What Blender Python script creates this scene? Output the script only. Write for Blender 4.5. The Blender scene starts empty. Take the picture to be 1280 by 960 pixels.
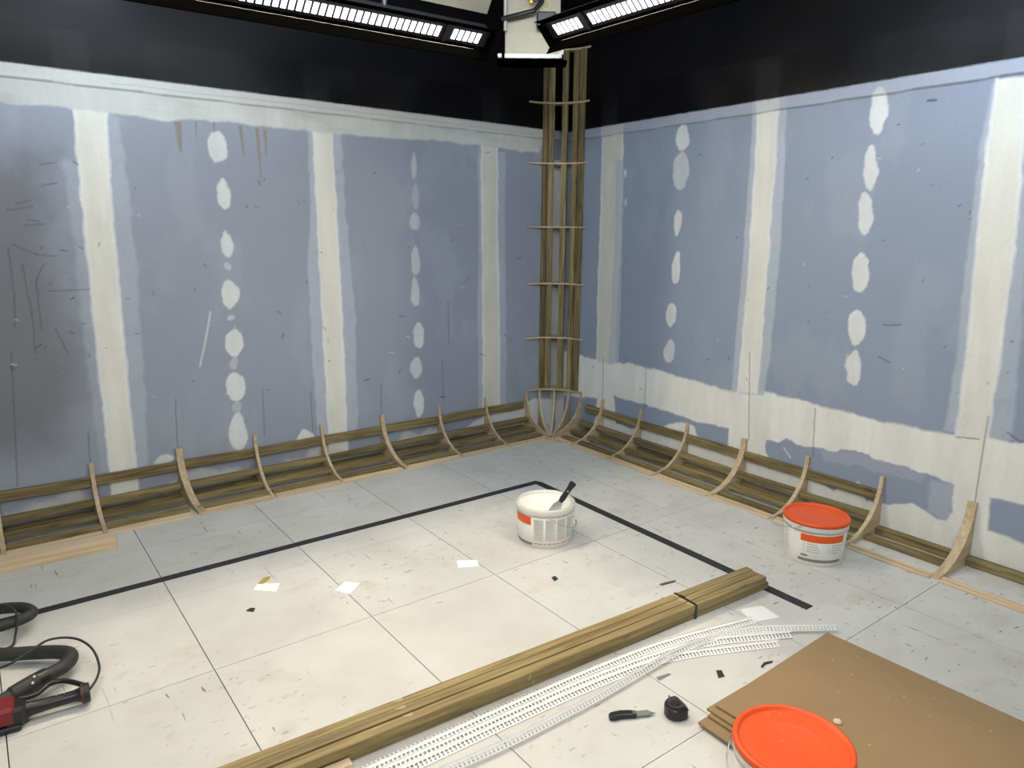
import bpy, bmesh, math, random
import numpy as np
from mathutils import Vector, Matrix

# ------------------------------------------------------------------ camera
CF = 908.4428
CC = np.array([-3.58492, -4.20308, 1.52721])
YAW, PITCH, ROLL = 0.6444036, 0.2173891, 0.0072170
_d = np.array([math.sin(YAW)*math.cos(PITCH), math.cos(YAW)*math.cos(PITCH), -math.sin(PITCH)])
_r0 = np.array([math.cos(YAW), -math.sin(YAW), 0.0])
_u0 = np.cross(_r0, _d)
_r = math.cos(ROLL)*_r0 + math.sin(ROLL)*_u0
_u = -math.sin(ROLL)*_r0 + math.cos(ROLL)*_u0
scene = bpy.context.scene
COL = scene.collection
cam = bpy.data.cameras.new('camera')
cam.sensor_fit = 'HORIZONTAL'; cam.sensor_width = 36.0
cam.lens = CF*36.0/1280.0
cam.clip_start = 0.02; cam.clip_end = 60
co = bpy.data.objects.new('camera', cam)
M = Matrix(((_r[0], _u[0], -_d[0], CC[0]), (_r[1], _u[1], -_d[1], CC[1]), (_r[2], _u[2], -_d[2], CC[2]), (0, 0, 0, 1)))
co.matrix_world = M
COL.objects.link(co)
scene.camera = co

# ------------------------------------------------------------------ light and exposure
scene.view_settings.view_transform = 'Standard'
scene.view_settings.look = 'None'
scene.view_settings.gamma = 1.0
scene.view_settings.use_curve_mapping = False
scene.view_settings.exposure = 0.0
world = bpy.data.worlds.new('world'); scene.world = world
world.use_nodes = True
world.node_tree.nodes['Background'].inputs[0].default_value = (0.6, 0.7, 0.85, 1)
world.node_tree.nodes['Background'].inputs[1].default_value = 0.0

def area(name, loc, target, sx, sy, power, color, spread=180):
    l = bpy.data.lights.new(name, 'AREA'); l.shape = 'RECTANGLE'
    l.size = sx; l.size_y = sy; l.energy = power; l.color = color
    l.spread = math.radians(spread)
    o = bpy.data.objects.new(name, l); COL.objects.link(o)
    o.location = loc
    dv = Vector(target)-Vector(loc)
    o.rotation_euler = dv.to_track_quat('-Z', 'Y').to_euler()
    return o
WARM = (1.0, 0.85, 0.62); COOL = (0.80, 0.90, 1.0)
# ceiling softbox over the set
area('ceiling_softbox', (-2.9, -3.0, 3.05), (-2.9, -3.0, 0), 1.2, 1.2, 30, (1.0, 0.95, 0.88))
# area lamps just in front of the cells carry the two strip fixtures' light: they face inward and down, the lower barn door cuts them off
ST = math.radians(48)
def strip_lamp(name, alongx, s0, s1, a, z, power):
    off = (0.005*math.sin(ST)+0.006*math.cos(ST), 0.005*math.cos(ST)-0.006*math.sin(ST))
    c = ((s0+s1)/2, a-off[0], z+off[1]) if alongx else (a-off[0], (s0+s1)/2, z+off[1])
    t = (c[0], c[1]-math.cos(ST), c[2]-math.sin(ST)) if alongx else (c[0]-math.cos(ST), c[1], c[2]-math.sin(ST))
    o = area(name, c, t, abs(s1-s0), 0.02, power, WARM)
    zax = Vector(c)-Vector(t); xax = Vector((1, 0, 0)) if alongx else Vector((0, 1, 0)); yax = zax.cross(xax)
    o.rotation_euler = Matrix((xax, yax, zax)).transposed().to_euler()
    return o
strip_lamp('strip_lamp_x', True, -1.45, -3.70, -1.065, 2.398, 44)
strip_lamp('strip_lamp_y', False, -1.42, -3.60, -1.248, 2.402, 28)
# strips of the same rig further along, turned to the walls
area('wall_strip_x', (-2.5, -1.25, 2.62), (-2.2, 0.0, 1.4), 2.4, 0.12, 21, COOL)
area('wall_strip_y', (-1.25, -2.7, 2.62), (0.0, -2.3, 1.4), 2.2, 0.12, 20, COOL)
# small unseen cool lamps added to put a bluish glow high on each wall
area('added_glow_x', (-2.95, -.42, 2.74), (-2.9, 0.0, 2.2), 0.4, 0.08, 2.8, (0.7, 0.85, 1.0))
area('added_glow_y', (-.36, -2.90, 2.72), (0.0, -2.82, 2.12), 0.25, 0.08, 4.2, (0.7, 0.85, 1.0))
# unseen cool fill added behind the camera to brighten the walls
area('rear_fill', (-4.6, -5.2, 3.0), (-1.4, -1.4, 1.0), 1.2, 0.6, 74, (0.86, 0.95, 1.0))

# ------------------------------------------------------------------ pixel helpers (1280x960 frame)
def ray(x, y): return _d + _r*(x-640)/CF - _u*(y-480)/CF
def hit(x, y, ax, val):
    d = ray(x, y); t = (val-CC[ax])/d[ax]
    return CC + t*d
def P(x, y, z=0.0):
    h = hit(x, y, 2, z); return Vector((h[0], h[1], z))
def LW(pts): return [(hit(x, y, 1, 0)[0], hit(x, y, 1, 0)[2]) for x, y in pts]
def RW(pts): return [(hit(x, y, 0, 0)[1], hit(x, y, 0, 0)[2]) for x, y in pts]

def lin(r, g, b):
    f = lambda c: (c/255/12.92 if c/255 <= 0.04045 else ((c/255+0.055)/1.055)**2.4)
    return (f(r), f(g), f(b))
def lin4(*a): return lin(*a)+(1.0,)

# ------------------------------------------------------------------ materials
def newmat(name):
    m = bpy.data.materials.new(name); m.use_nodes = True
    nt = m.node_tree; b = nt.nodes['Principled BSDF']
    return m, nt, b
def N(nt, t, **kw):
    n = nt.nodes.new(t)
    for k, v in kw.items(): setattr(n, k, v)
    return n
def plain(name, rgb, rough=0.5, metal=0.0, var=0.06, scale=30, bump=0.0, coat=0):
    m, nt, b = newmat(name)
    tc = N(nt, 'ShaderNodeTexCoord'); no = N(nt, 'ShaderNodeTexNoise')
    no.inputs['Scale'].default_value = scale; no.inputs['Detail'].default_value = 4
    nt.links.new(tc.outputs['Object'], no.inputs['Vector'])
    mr = N(nt, 'ShaderNodeMapRange'); mr.inputs[3].default_value = 1-var*2; mr.inputs[4].default_value = 1+var*2
    nt.links.new(no.outputs['Fac'], mr.inputs[0])
    mx = N(nt, 'ShaderNodeVectorMath', operation='SCALE'); mx.inputs[0].default_value = rgb
    nt.links.new(mr.outputs[0], mx.inputs['Scale']); nt.links.new(mx.outputs[0], b.inputs['Base Color'])
    b.inputs['Roughness'].default_value = rough; b.inputs['Metallic'].default_value = metal
    if coat: b.inputs['Coat Weight'].default_value = coat
    if bump:
        bp = N(nt, 'ShaderNodeBump'); bp.inputs['Strength'].default_value = bump; bp.inputs['Distance'].default_value = 0.002
        nt.links.new(no.outputs['Fac'], bp.inputs['Height']); nt.links.new(bp.outputs[0], b.inputs['Normal'])
    return m
def wood(name, dark, light, scale=1.0, rough=0.6, knots=True, rndvar=0.25):
    """grain along the local X axis"""
    m, nt, b = newmat(name)
    tc = N(nt, 'ShaderNodeTexCoord'); oi = N(nt, 'ShaderNodeObjectInfo')
    sc = N(nt, 'ShaderNodeVectorMath', operation='SCALE'); sc.inputs[0].default_value = (7.3, 3.1, 5.7)
    nt.links.new(oi.outputs['Random'], sc.inputs['Scale'])
    ad = N(nt, 'ShaderNodeVectorMath', operation='ADD')
    nt.links.new(tc.outputs['Object'], ad.inputs[0]); nt.links.new(sc.outputs[0], ad.inputs[1])
    mp = N(nt, 'ShaderNodeMapping'); mp.inputs['Scale'].default_value = (1.6*scale, 30*scale, 30*scale)
    nt.links.new(ad.outputs[0], mp.inputs[0])
    n1 = N(nt, 'ShaderNodeTexNoise'); n1.inputs['Scale'].default_value = 2.0; n1.inputs['Detail'].default_value = 5; n1.inputs['Distortion'].default_value = 0.6
    nt.links.new(mp.outputs[0], n1.inputs['Vector'])
    cr = N(nt, 'ShaderNodeValToRGB')
    cr.color_ramp.elements[0].position = 0.3; cr.color_ramp.elements[0].color = (*dark, 1)
    cr.color_ramp.elements[1].position = 0.72; cr.color_ramp.elements[1].color = (*light, 1)
    nt.links.new(n1.outputs['Fac'], cr.inputs[0])
    last = cr.outputs[0]
    if knots:
        mp2 = N(nt, 'ShaderNodeMapping'); mp2.inputs['Scale'].default_value = (3.2, 11, 11)
        nt.links.new(ad.outputs[0], mp2.inputs[0])
        vo = N(nt, 'ShaderNodeTexVoronoi'); vo.inputs['Scale'].default_value = 1.2
        nt.links.new(mp2.outputs[0], vo.inputs['Vector'])
        mr = N(nt, 'ShaderNodeMapRange'); mr.inputs[1].default_value = 0.05; mr.inputs[2].default_value = 0.16; mr.inputs[3].default_value = 0.45; mr.inputs[4].default_value = 1.0
        nt.links.new(vo.outputs['Distance'], mr.inputs[0])
        mu = N(nt, 'ShaderNodeVectorMath', operation='SCALE')
        nt.links.new(last, mu.inputs[0]); nt.links.new(mr.outputs[0], mu.inputs['Scale']); last = mu.outputs[0]
    mr2 = N(nt, 'ShaderNodeMapRange'); mr2.inputs[3].default_value = 1-rndvar; mr2.inputs[4].default_value = 1+rndvar
    nt.links.new(oi.outputs['Random'], mr2.inputs[0])
    mu2 = N(nt, 'ShaderNodeVectorMath', operation='SCALE')
    nt.links.new(last, mu2.inputs[0]); nt.links.new(mr2.outputs[0], mu2.inputs['Scale'])
    nt.links.new(mu2.outputs[0], b.inputs['Base Color'])
    b.inputs['Roughness'].default_value = rough
    bp = N(nt, 'ShaderNodeBump'); bp.inputs['Strength'].default_value = 0.25; bp.inputs['Distance'].default_value = 0.001
    nt.links.new(n1.outputs['Fac'], bp.inputs['Height']); nt.links.new(bp.outputs[0], b.inputs['Normal'])
    return m
def emit(name, rgb, s):
    m, nt, b = newmat(name)
    b.inputs['Base Color'].default_value = (*rgb, 1); b.inputs['Emission Color'].default_value = (*rgb, 1)
    b.inputs['Emission Strength'].default_value = s
    return m

MAT = {}
MAT['batten'] = wood('treated_batten', lin(86, 74, 44), lin(152, 136, 92))
MAT['batten_pile'] = wood('treated_batten_pile', lin(108, 92, 56), lin(164, 144, 98))
MAT['ply'] = wood('birch_ply', lin(172, 150, 118), lin(204, 184, 152), 0.8, 0.6, False, 0.08)
MAT['pine'] = wood('pale_pine', lin(196, 172, 138), lin(220, 200, 168), 0.8, 0.6, False, 0.08)
MAT['black_plastic'] = plain('black_plastic', (0.012, 0.012, 0.013), 0.38)
MAT['black_rubber'] = plain('black_rubber', (0.028, 0.028, 0.029), 0.6)
MAT['black_metal'] = plain('black_metal', (0.010, 0.010, 0.011), 0.45)
MAT['door_metal'] = plain('door_metal', (0.0003, 0.0003, 0.0003), 0.95)
MAT['door_metal'].node_tree.nodes['Principled BSDF'].inputs['Specular IOR Level'].default_value = 0.0
MAT['lip'] = plain('door_lip', (0.04, 0.04, 0.045), 0.5)
MAT['flap'] = plain('flap_metal', lin(104, 98, 84), 0.6, 0.0, 0.04)
MAT['dark_wood'] = plain('dark_splinter', lin(92, 82, 60), 0.7)
MAT['tape'] = plain('black_tape', (0.022, 0.023, 0.024), 0.55)
MAT['steel'] = plain('steel', (0.55, 0.55, 0.56), 0.3, 1.0)
MAT['white_plastic'] = plain('white_plastic', lin(227, 225, 217), 0.4, var=0.02)
MAT['bead'] = plain('bead_plastic', lin(240, 240, 238), 0.45, var=0.02)
MAT['orange'] = plain('orange_lid', lin(230, 84, 22), 0.42, var=0.03)
MAT['orange_print'] = plain('orange_print', lin(238, 92, 18), 0.45, var=0.02)
MAT['grey_print'] = plain('grey_print', lin(128, 128, 126), 0.5, var=0.02)
MAT['text_print'] = plain('text_print', lin(176, 176, 171), 0.5, var=0.02)
MAT['pale_print'] = plain('pale_print', lin(214, 213, 205), 0.5, var=0.02)
MAT['red_print'] = plain('red_print', lin(226, 130, 100), 0.5, var=0.02)
MAT['paper'] = plain('paper', lin(240, 238, 240), 0.7, var=0.02)
MAT['mdf'] = plain('hardboard', lin(150, 124, 88), 0.5, var=0.05, scale=6)
MAT['mdf_edge'] = plain('hardboard_edge', lin(186, 154, 104), 0.7, var=0.08, scale=40)
MAT['red_plastic'] = plain('red_plastic', lin(120, 26, 28), 0.45)
MAT['dark_red'] = plain('dark_red', lin(110, 30, 30), 0.5)
MAT['beige_metal'] = plain('beige_metal', lin(150, 141, 120), 0.5, 0.2, 0.04)
MAT['white_metal'] = plain('white_metal', lin(172, 170, 160), 0.4, 0.2, 0.03)
MAT['yellow'] = plain('yellow_print', lin(214, 190, 70), 0.5)
MAT['leaf'] = plain('ochre_splinter', lin(168, 150, 72), 0.6)
MAT['grey_scrap'] = plain('grey_scrap', lin(120, 124, 122), 0.6)
MAT['cell'] = emit('led_cell', (0.88, 0.96, 1.0), 1.7)
MAT['ceiling'] = plain('black_ceiling', (0.012, 0.012, 0.013), 0.8)
def specks(m, scale, thr, rgb, amount=.8):
    nt = m.node_tree; b = nt.nodes['Principled BSDF']; src = b.inputs['Base Color'].links[0].from_socket
    tc = N(nt, 'ShaderNodeTexCoord'); no = N(nt, 'ShaderNodeTexNoise'); no.inputs['Scale'].default_value = scale; no.inputs['Detail'].default_value = 3
    nt.links.new(tc.outputs['Object'], no.inputs['Vector'])
    r = N(nt, 'ShaderNodeMapRange'); r.inputs[1].default_value = thr; r.inputs[2].default_value = thr+.03; r.inputs[4].default_value = amount
    nt.links.new(no.outputs['Fac'], r.inputs[0])
    mx = N(nt, 'ShaderNodeMix', data_type='RGBA'); mx.inputs[7].default_value = (*rgb, 1)
    nt.links.new(r.outputs[0], mx.inputs[0]); nt.links.new(src, mx.inputs[6]); nt.links.new(mx.outputs[2], b.inputs['Base Color'])
specks(MAT['mdf'], 55, .72, lin(214, 198, 168)); specks(MAT['mdf'], 30, .73, lin(110, 84, 56), .6)
specks(MAT['orange'], 60, .72, lin(250, 160, 120), .7)
specks(MAT['batten_pile'], 9, .68, lin(200, 186, 150), .5)
specks(MAT['black_rubber'], 40, .68, lin(92, 92, 90), .5)
MAT['joint'] = plain('floor_joint', lin(120, 114, 104), 0.8)

# ------------------------------------------------------------------ mesh helpers
random.seed(7); RNG = np.random.default_rng(11)
def mesh_obj(name, verts, faces, mat, parent=None, smooth=False, loc=None, rot=None, bevel=0.0):
    me = bpy.data.meshes.new(name); me.from_pydata([tuple(v) for v in verts], [], faces); me.update()
    if mat is not None: me.materials.append(MAT[mat] if isinstance(mat, str) else mat)
    o = bpy.data.objects.new(name, me); COL.objects.link(o)
    if parent is not None: o.parent = parent
    if loc is not None: o.location = loc
    if rot is not None: o.rotation_euler = rot
    if smooth: me.polygons.foreach_set('use_smooth', [True]*len(me.polygons))
    if bevel:
        bm = bmesh.new(); bm.from_mesh(me)
        bmesh.ops.bevel(bm, geom=bm.edges[:], offset=bevel, segments=1, affect='EDGES'); bm.to_mesh(me); bm.free()
    return o
class MB:
    def __init__(s): s.v = []; s.f = []
    def box(s, c, d, R=None):
        i = len(s.v); c = Vector(c)
        for sx in (-.5, .5):
            for sy in (-.5, .5):
                for sz in (-.5, .5):
                    p = Vector((sx*d[0], sy*d[1], sz*d[2]))
                    if R is not None: p = R @ p
                    s.v.append(c+p)
        s.f += [(i, i+1, i+3, i+2), (i+4, i+6, i+7, i+5), (i, i+4, i+5, i+1), (i+2, i+3, i+7, i+6), (i, i+2, i+6, i+4), (i+1, i+5, i+7, i+3)]
        return s
    def prism(s, poly, a, b):
        """poly: list of 3D Vectors (bottom ring at offset a*n handled by caller): extrude by vectors a->b"""
        n = len(poly); i = len(s.v)
        s.v += [Vector(p)+Vector(a) for p in poly]+[Vector(p)+Vector(b) for p in poly]
        s.f += [tuple(range(i+n-1, i-1, -1)), tuple(range(i+n, i+2*n))]
        s.f += [(i+k, i+(k+1) % n, i+n+(k+1) % n, i+n+k) for k in range(n)]
        return s
    def lathe(s, prof, seg=48, c=(0, 0, 0), ang=2*math.pi):
        i = len(s.v); n = len(prof); c = Vector(c)
        for k in range(seg):
            a = ang*k/seg
            for r, z in prof: s.v.append(c+Vector((r*math.cos(a), r*math.sin(a), z)))
        for k in range(seg):
            k2 = (k+1) % seg
            for j in range(n-1):
                s.f.append((i+k*n+j, i+k2*n+j, i+k2*n+j+1, i+k*n+j+1))
        return s
    def tube(s, pts, r, seg=10, cap=True):
        pts = [Vector(p) for p in pts]; n = len(pts); i = len(s.v)
        rr = r if isinstance(r, (list, tuple)) else [r]*n
        up = Vector((0, 0, 1)); t0 = (pts[1]-pts[0]).normalized()
        if abs(t0.z) > 0.95: up = Vector((1, 0, 0))
        nx = t0.cross(up).normalized()
        for k in range(n):
            t = (pts[min(k+1, n-1)]-pts[max(k-1, 0)]).normalized()
            nx = (nx-t*nx.dot(t)).normalized(); ny = t.cross(nx)
            for j in range(seg):
                a = 2*math.pi*j/seg
                s.v.append(pts[k]+(nx*math.cos(a)+ny*math.sin(a))*rr[k])
        for k in range(n-1):
            for j in range(seg):
                j2 = (j+1) % seg
                s.f.append((i+k*seg+j, i+k*seg+j2, i+(k+1)*seg+j2, i+(k+1)*seg+j))
        if cap:
            s.f.append(tuple(i+j for j in range(seg-1, -1, -1))); s.f.append(tuple(i+(n-1)*seg+j for j in range(seg)))
        return s
    def quad(s, *p):
        i = len(s.v); s.v += [Vector(q) for q in p]; s.f.append(tuple(range(i, i+len(p)))); return s
    def build(s, name, mat, parent=None, **kw): return mesh_obj(name, s.v, s.f, mat, parent, **kw)
def catmull(pts, n=8):
    pts = [Vector(p) for p in pts]; q = [pts[0]*2-pts[1]]+pts+[pts[-1]*2-pts[-2]]; out = []
    for i in range(1, len(q)-2):
        for k in range(n):
            t = k/n; a, b, c, d = q[i-1], q[i], q[i+1], q[i+2]
            out.append(0.5*((2*b)+(c-a)*t+(2*a-5*b+4*c-d)*t*t+(3*b-a-3*c+d)*t**3))
    out.append(q[-2]); return out
def resample(pts, step):
    pts = [Vector(p) for p in pts]; L = [0]
    for a, b in zip(pts, pts[1:]): L.append(L[-1]+(b-a).length)
    n = max(2, int(L[-1]/step)); out = []; j = 0
    for k in range(n+1):
        s = L[-1]*k/n
        while j < len(L)-2 and L[j+1] < s: j += 1
        t = (s-L[j])/max(1e-9, L[j+1]-L[j]); out.append(pts[j].lerp(pts[j+1], t))
    return out
def empty(name, loc=(0, 0, 0), rz=0.0):
    o = bpy.data.objects.new(name, None); COL.objects.link(o); o.location = loc; o.rotation_euler = (0, 0, rz)
    o.empty_display_size = 0.05; return o
def tag(o, label, cat, group=None):
    o['label'] = label; o['category'] = cat
    if group: o['group'] = group
    return o
def struct(o): o['kind'] = 'structure'; return o
def timber(name, p0, p1, w, h, mat, parent=None, up=(0, 0, 1), bevel=0.0015):
    """rectangular timber from p0 to p1 (centre line); local X runs along it; w across, h along up"""
    p0 = Vector(p0); p1 = Vector(p1); L = (p1-p0).length
    x = (p1-p0).normalized(); z = Vector(up); z = (z-x*z.dot(x)).normalized(); y = z.cross(x)
    o = MB().box((0, 0, 0), (L, w, h)).build(name, mat, parent, bevel=bevel)
    R = Matrix((x, y, z)).transposed().to_4x4(); R.translation = (p0+p1)/2
    if parent is not None and parent.location.length > 0: R.translation -= parent.location
    o.matrix_local = R
    return o

# ------------------------------------------------------------------ walls: board with plaster, painted per vertex
def vnoise(u, v, scale, seed):
    rg = np.random.default_rng(seed); T = rg.random((97, 97))
    x = u*scale; y = v*scale; xi = np.floor(x).astype(int); yi = np.floor(y).astype(int)
    fx = x-xi; fy = y-yi; fx = fx*fx*(3-2*fx); fy = fy*fy*(3-2*fy)
    g = lambda a, b: T[a % 97, b % 97]
    return (g(xi, yi)*(1-fx)+g(xi+1, yi)*fx)*(1-fy)+(g(xi, yi+1)*(1-fx)+g(xi+1, yi+1)*fx)*fy
def fbm(u, v, scale, seed, o=4):
    r = 0; a = 1; t = 0
    for k in range(o): r = r+a*vnoise(u, v, scale*2**k, seed+k); t += a; a *= .55
    return r/t
def sdpoly(u, v, poly):
    d = np.full(u.shape, 1e9); ins = np.zeros(u.shape, bool); n = len(poly)
    for i in range(n):
        ax, ay = poly[i]; bx, by = poly[(i+1) % n]
        ex, ey = bx-ax, by-ay; wx, wy = u-ax, v-ay
        t = np.clip((wx*ex+wy*ey)/(ex*ex+ey*ey+1e-12), 0, 1)
        d = np.minimum(d, (wx-ex*t)**2+(wy-ey*t)**2)
        c = ((ay > v) != (by > v)); 
        with np.errstate(divide='ignore', invalid='ignore'):
            ins ^= c & (u < (bx-ax)*(v-ay)/(by-ay+1e-12)+ax)
    d = np.sqrt(d); return np.where(ins, -d, d)
def sstep(a, b, x): t = np.clip((x-a)/(b-a), 0, 1); return t*t*(3-2*t)
class Paint:
    def __init__(s, u, v, base):
        s.u, s.v = u, v; s.C = np.ones(u.shape+(3,))*np.array(base); s.G = np.zeros(u.shape)
        s.wu = (fbm(u, v, 14, 50)-.5); s.wv = (fbm(u, v, 14, 60)-.5)
        s.br = fbm(u*1.0, v*1.0, 22, 70)
    def _sel(s, pts, m):
        us = [p[0] for p in pts]; vs = [p[1] for p in pts]
        return (s.u > min(us)-m) & (s.u < max(us)+m) & (s.v > min(vs)-m) & (s.v < max(vs)+m)
    def poly(s, pts, col, op=1.0, fe=0.008, warp=0.02, patch=0.0):
        m = s._sel(pts, fe*3+warp+.02); u = s.u[m]+s.wu[m]*warp; v = s.v[m]+s.wv[m]*warp
        a = op*sstep(fe, -fe, sdpoly(u, v, pts))
        if patch: a = a*np.clip(1-patch+2*patch*s.br[m], 0, 1)
        s.C[m] = s.C[m]*(1-a[:, None])+np.array(col)*a[:, None]
    def line(s, pts, col, w=0.003, op=1.0, fe=0.003, warp=0.0):
        for a0, b0 in zip(pts, pts[1:]):
            m = s._sel([a0, b0], w+fe*2+warp+.01); u = s.u[m]+s.wu[m]*warp; v = s.v[m]+s.wv[m]*warp
            ex, ey = b0[0]-a0[0], b0[1]-a0[1]
            t = np.clip(((u-a0[0])*ex+(v-a0[1])*ey)/(ex*ex+ey*ey+1e-12), 0, 1)
            d = np.hypot(u-a0[0]-ex*t, v-a0[1]-ey*t)
            w2 = max(w, .0018); a = op*min(1, w/w2+.25)*sstep(w2+fe, w2-fe*.2, d)
            s.C[m] = s.C[m]*(1-a[:, None])+np.array(col)*a[:, None]
    def blob(s, c, rx, ry, col, op=1.0, fe=0.006, tilt=0.0, sharp=0.0):
        pts = []
        for k in range(14):
            a = 2*math.pi*k/14; x = math.sin(a)*rx*(1-sharp*(.5+.5*math.cos(a))); y = math.cos(a)*ry
            pts.append((c[0]+x+tilt*y, c[1]+y))
        s.poly(pts, col, op, fe, 0.036, .10)
BOARD_L = lin(146, 152, 166); BOARD_R = lin(140, 151, 169)
CREAM = lin(218, 217, 209); WHITE = lin(214, 216, 216); HALO = lin(176, 183, 194); DARK = lin(52, 52, 56); OCH = lin(132, 124, 104)
BLACK = (0.004, 0.004, 0.005)

def strip(p, cv, L, R, col, op=1, fe=.006, warp=.012, patch=0.0):
    p.poly(cv(L)+cv(R)[::-1], col, op, fe, warp, patch)
    if op == 1:      # ridges of fresh filler along the tape edges
        for e in (cv(L), cv(R)): p.line(e, lin(226, 228, 228), .006, .55, .006, .02)
def px(c, rx, ry):  # pixel radius -> metres on the wall, roughly
    return rx, ry
def build_wall(name, left):
    step = 0.0056; H = 2.40
    us = np.concatenate([np.arange(-6.0, -3.92, .03), np.arange(-3.9, -step/2, step), [0.0]])
    nu = len(us); nv = int(H/step)+1
    U, V = np.meshgrid(us, np.linspace(0, H, nv))
    cv = LW if left else RW
    p = Paint(U, V, BOARD_L if left else BOARD_R)
    # board: soft mottling and smears of thin filler
    n = fbm(U, V, 1.6, 5 if left else 25); p.C *= (0.93+0.14*n)[..., None]
    n2 = fbm(U*1.0, V*0.5, 5, 15 if left else 35); a = np.clip((n2-.55)*1.3, 0, .16)
    p.C = p.C*(1-a[..., None])+np.array(HALO)*a[..., None]
    W = lambda pt: cv([pt])[0]
    def sc(pt): # metres per pixel at a wall point
        a = W(pt); b = W((pt[0]+1, pt[1])); c = W((pt[0], pt[1]+1)); return abs(b[0]-a[0]), abs(c[1]-a[1])
    def spots(lst, col=WHITE):
        for (x, y, rx, ry, *k) in lst:
            op = k[0] if k else 1.0; sh = k[1] if len(k) > 1 else 0; ti = k[2] if len(k) > 2 else 0
            mx, my = sc((x, y)); p.blob(W((x, y)), rx*mx*1.08, ry*my, col, op, 0.006, ti, sh)
    if left:
        # dark smudge by the end, with the light falloff painted into its colour
        p.poly(cv([(-160, 200), (60, 190), (75, 330), (110, 470), (70, 560), (-160, 600)]), lin(110, 111, 117), .85, .16, .1)
        # halos
        strip(p, cv, [(133, 140), (136, 220), (143, 300), (155, 430), (168, 592)], [(150, 150), (162, 250), (172, 350), (180, 480), (186, 590)], HALO, .62, .010, .03, .5)
        strip(p, cv, [(78, 200), (92, 300), (104, 420), (126, 592)], [(95, 200), (108, 300), (120, 420), (140, 592)], HALO, .4, .014, .03, .5)
        strip(p, cv, [(384, 163), (388, 250), (385, 330), (389, 430), (398, 545)], [(394, 163), (398, 250), (402, 330), (407, 430), (412, 545)], HALO, .85, .008, .02, .4)
        strip(p, cv, [(413, 166), (418, 250), (423, 330), (428, 430), (432, 545)], [(427, 168), (431, 250), (438, 320), (444, 400), (448, 542)], HALO, .75, .010, .025, .5)
        strip(p, cv, [(597, 185), (598, 300), (597, 400), (598, 515)], [(604, 185), (605, 300), (606, 400), (606, 515)], HALO, .75, .008, .02, .4)
        strip(p, cv, [(620, 190), (620, 300), (622, 400), (622, 515)], [(632, 190), (631, 300), (633, 400), (633, 515)], HALO, .7, .008, .02, .4)
        # taped joints
        strip(p, cv, [(90, 128), (103, 250), (118, 400), (138, 592), (142, 640)], [(133, 138), (136, 220), (143, 300), (155, 430), (170, 592), (176, 640)], CREAM)
        strip(p, cv, [(391, 160), (396, 250), (400, 330), (405, 430), (411, 545), (414, 590)], [(414, 165), (419, 250), (424, 330), (429, 430), (433, 545), (436, 590)], CREAM)
        strip(p, cv, [(602, 180), (603, 300), (604, 400), (604, 515), (604, 550)], [(622, 185), (622, 300), (624, 400), (624, 515), (624, 550)], lin(205, 204, 192))
        for x0 in (-4.24, -5.44): p.poly([(x0-.08, 0), (x0+.08, 0), (x0+.08, 2.2), (x0-.08, 2.2)], CREAM, 1, .006, .012)
        # top band
        p.poly([(-6, 2.30), (0, 2.30)]+cv([(672, 192), (635, 186), (600, 183), (575, 178), (530, 175), (480, 172), (430, 168), (388, 164), (350, 160), (300, 153), (260, 150), (200, 150), (145, 143), (90, 135), (0, 127)])+[(-6, 2.04)], lin(198, 199, 194), 1, .008, .03, .0)
        nb = fbm(U*.6, V*2.5, 7, 91); mb = sstep(2.02, 2.06, V)*np.clip((nb-.5)*1.6, 0, .4)
        p.C = p.C*(1-mb[..., None])+np.array(lin(160, 163, 163))*mb[..., None]
        # screw rows
        spots([(271, 183, 11, 19, .9), (280, 243, 8, 20, 1, .4), (284, 305, 9, 17, 1, .5), (288, 368, 10, 18, 1), (292, 430, 11, 18, 1), (294, 484, 11, 19, .9), (298, 540, 10, 25, .9),
               (285, 332, 5, 5, .5), (290, 397, 4, 4, .6), (293, 455, 5, 8, .4), (296, 510, 6, 8, .35),
               (517, 208, 4, 17, .55, .5), (519, 246, 4, 16, .4), (518, 278, 6, 11, .6), (519, 325, 6, 19, .6, .5), (519, 365, 6, 20, .65, .5), (523, 420, 7, 16, .8), (521, 460, 7, 13, .65), (524, 504, 6, 18, .85),
               (382, 546, 14, 11, .95, .5), (205, 574, 14, 6, .8, .5)])
        # low filler behind the cove frame
        p.poly([(-6, -.05), (0, -.05)]+[(x, .10+.05*math.sin(x*9)+.03*math.sin(x*23+1)) for x in np.linspace(0, -6, 60)], lin(196, 196, 192), .85, .02, .06, .4)
        p.poly(cv([(575, 545), (590, 527), (610, 522), (640, 513), (668, 498), (695, 500), (697, 545)]), WHITE, .9, .008, .03)
        p.poly(cv([(690, 200), (705, 200), (700, 530), (688, 530)]), lin(200, 200, 196), 1, .004, .006)
        # ochre runs
        for a, b, w in (((222, 152), (226, 190), 5), ((267, 152), (268, 166), 2), ((245, 152), (246, 176), 1.2), ((300, 157), (305, 196), 2.5), ((321, 160), (327, 226), 2.2), ((331, 162), (333, 195), 2.2)):
            mx, my = sc(a); A, B = W(a), W(b)
            p.poly([(A[0]-w*mx, A[1]), (A[0]+w*mx, A[1]), (B[0]+.3*w*mx, B[1]), (B[0]-.3*w*mx, B[1])], OCH, .75, .004, .006)
        # crack in the top band, pencil lines, scuffs
        p.line(cv([(138, 105), (170, 107), (215, 113), (260, 119), (320, 125), (400, 134), (520, 149), (668, 168)]), lin(120, 120, 116), .002, .8, .003, .006)
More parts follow.
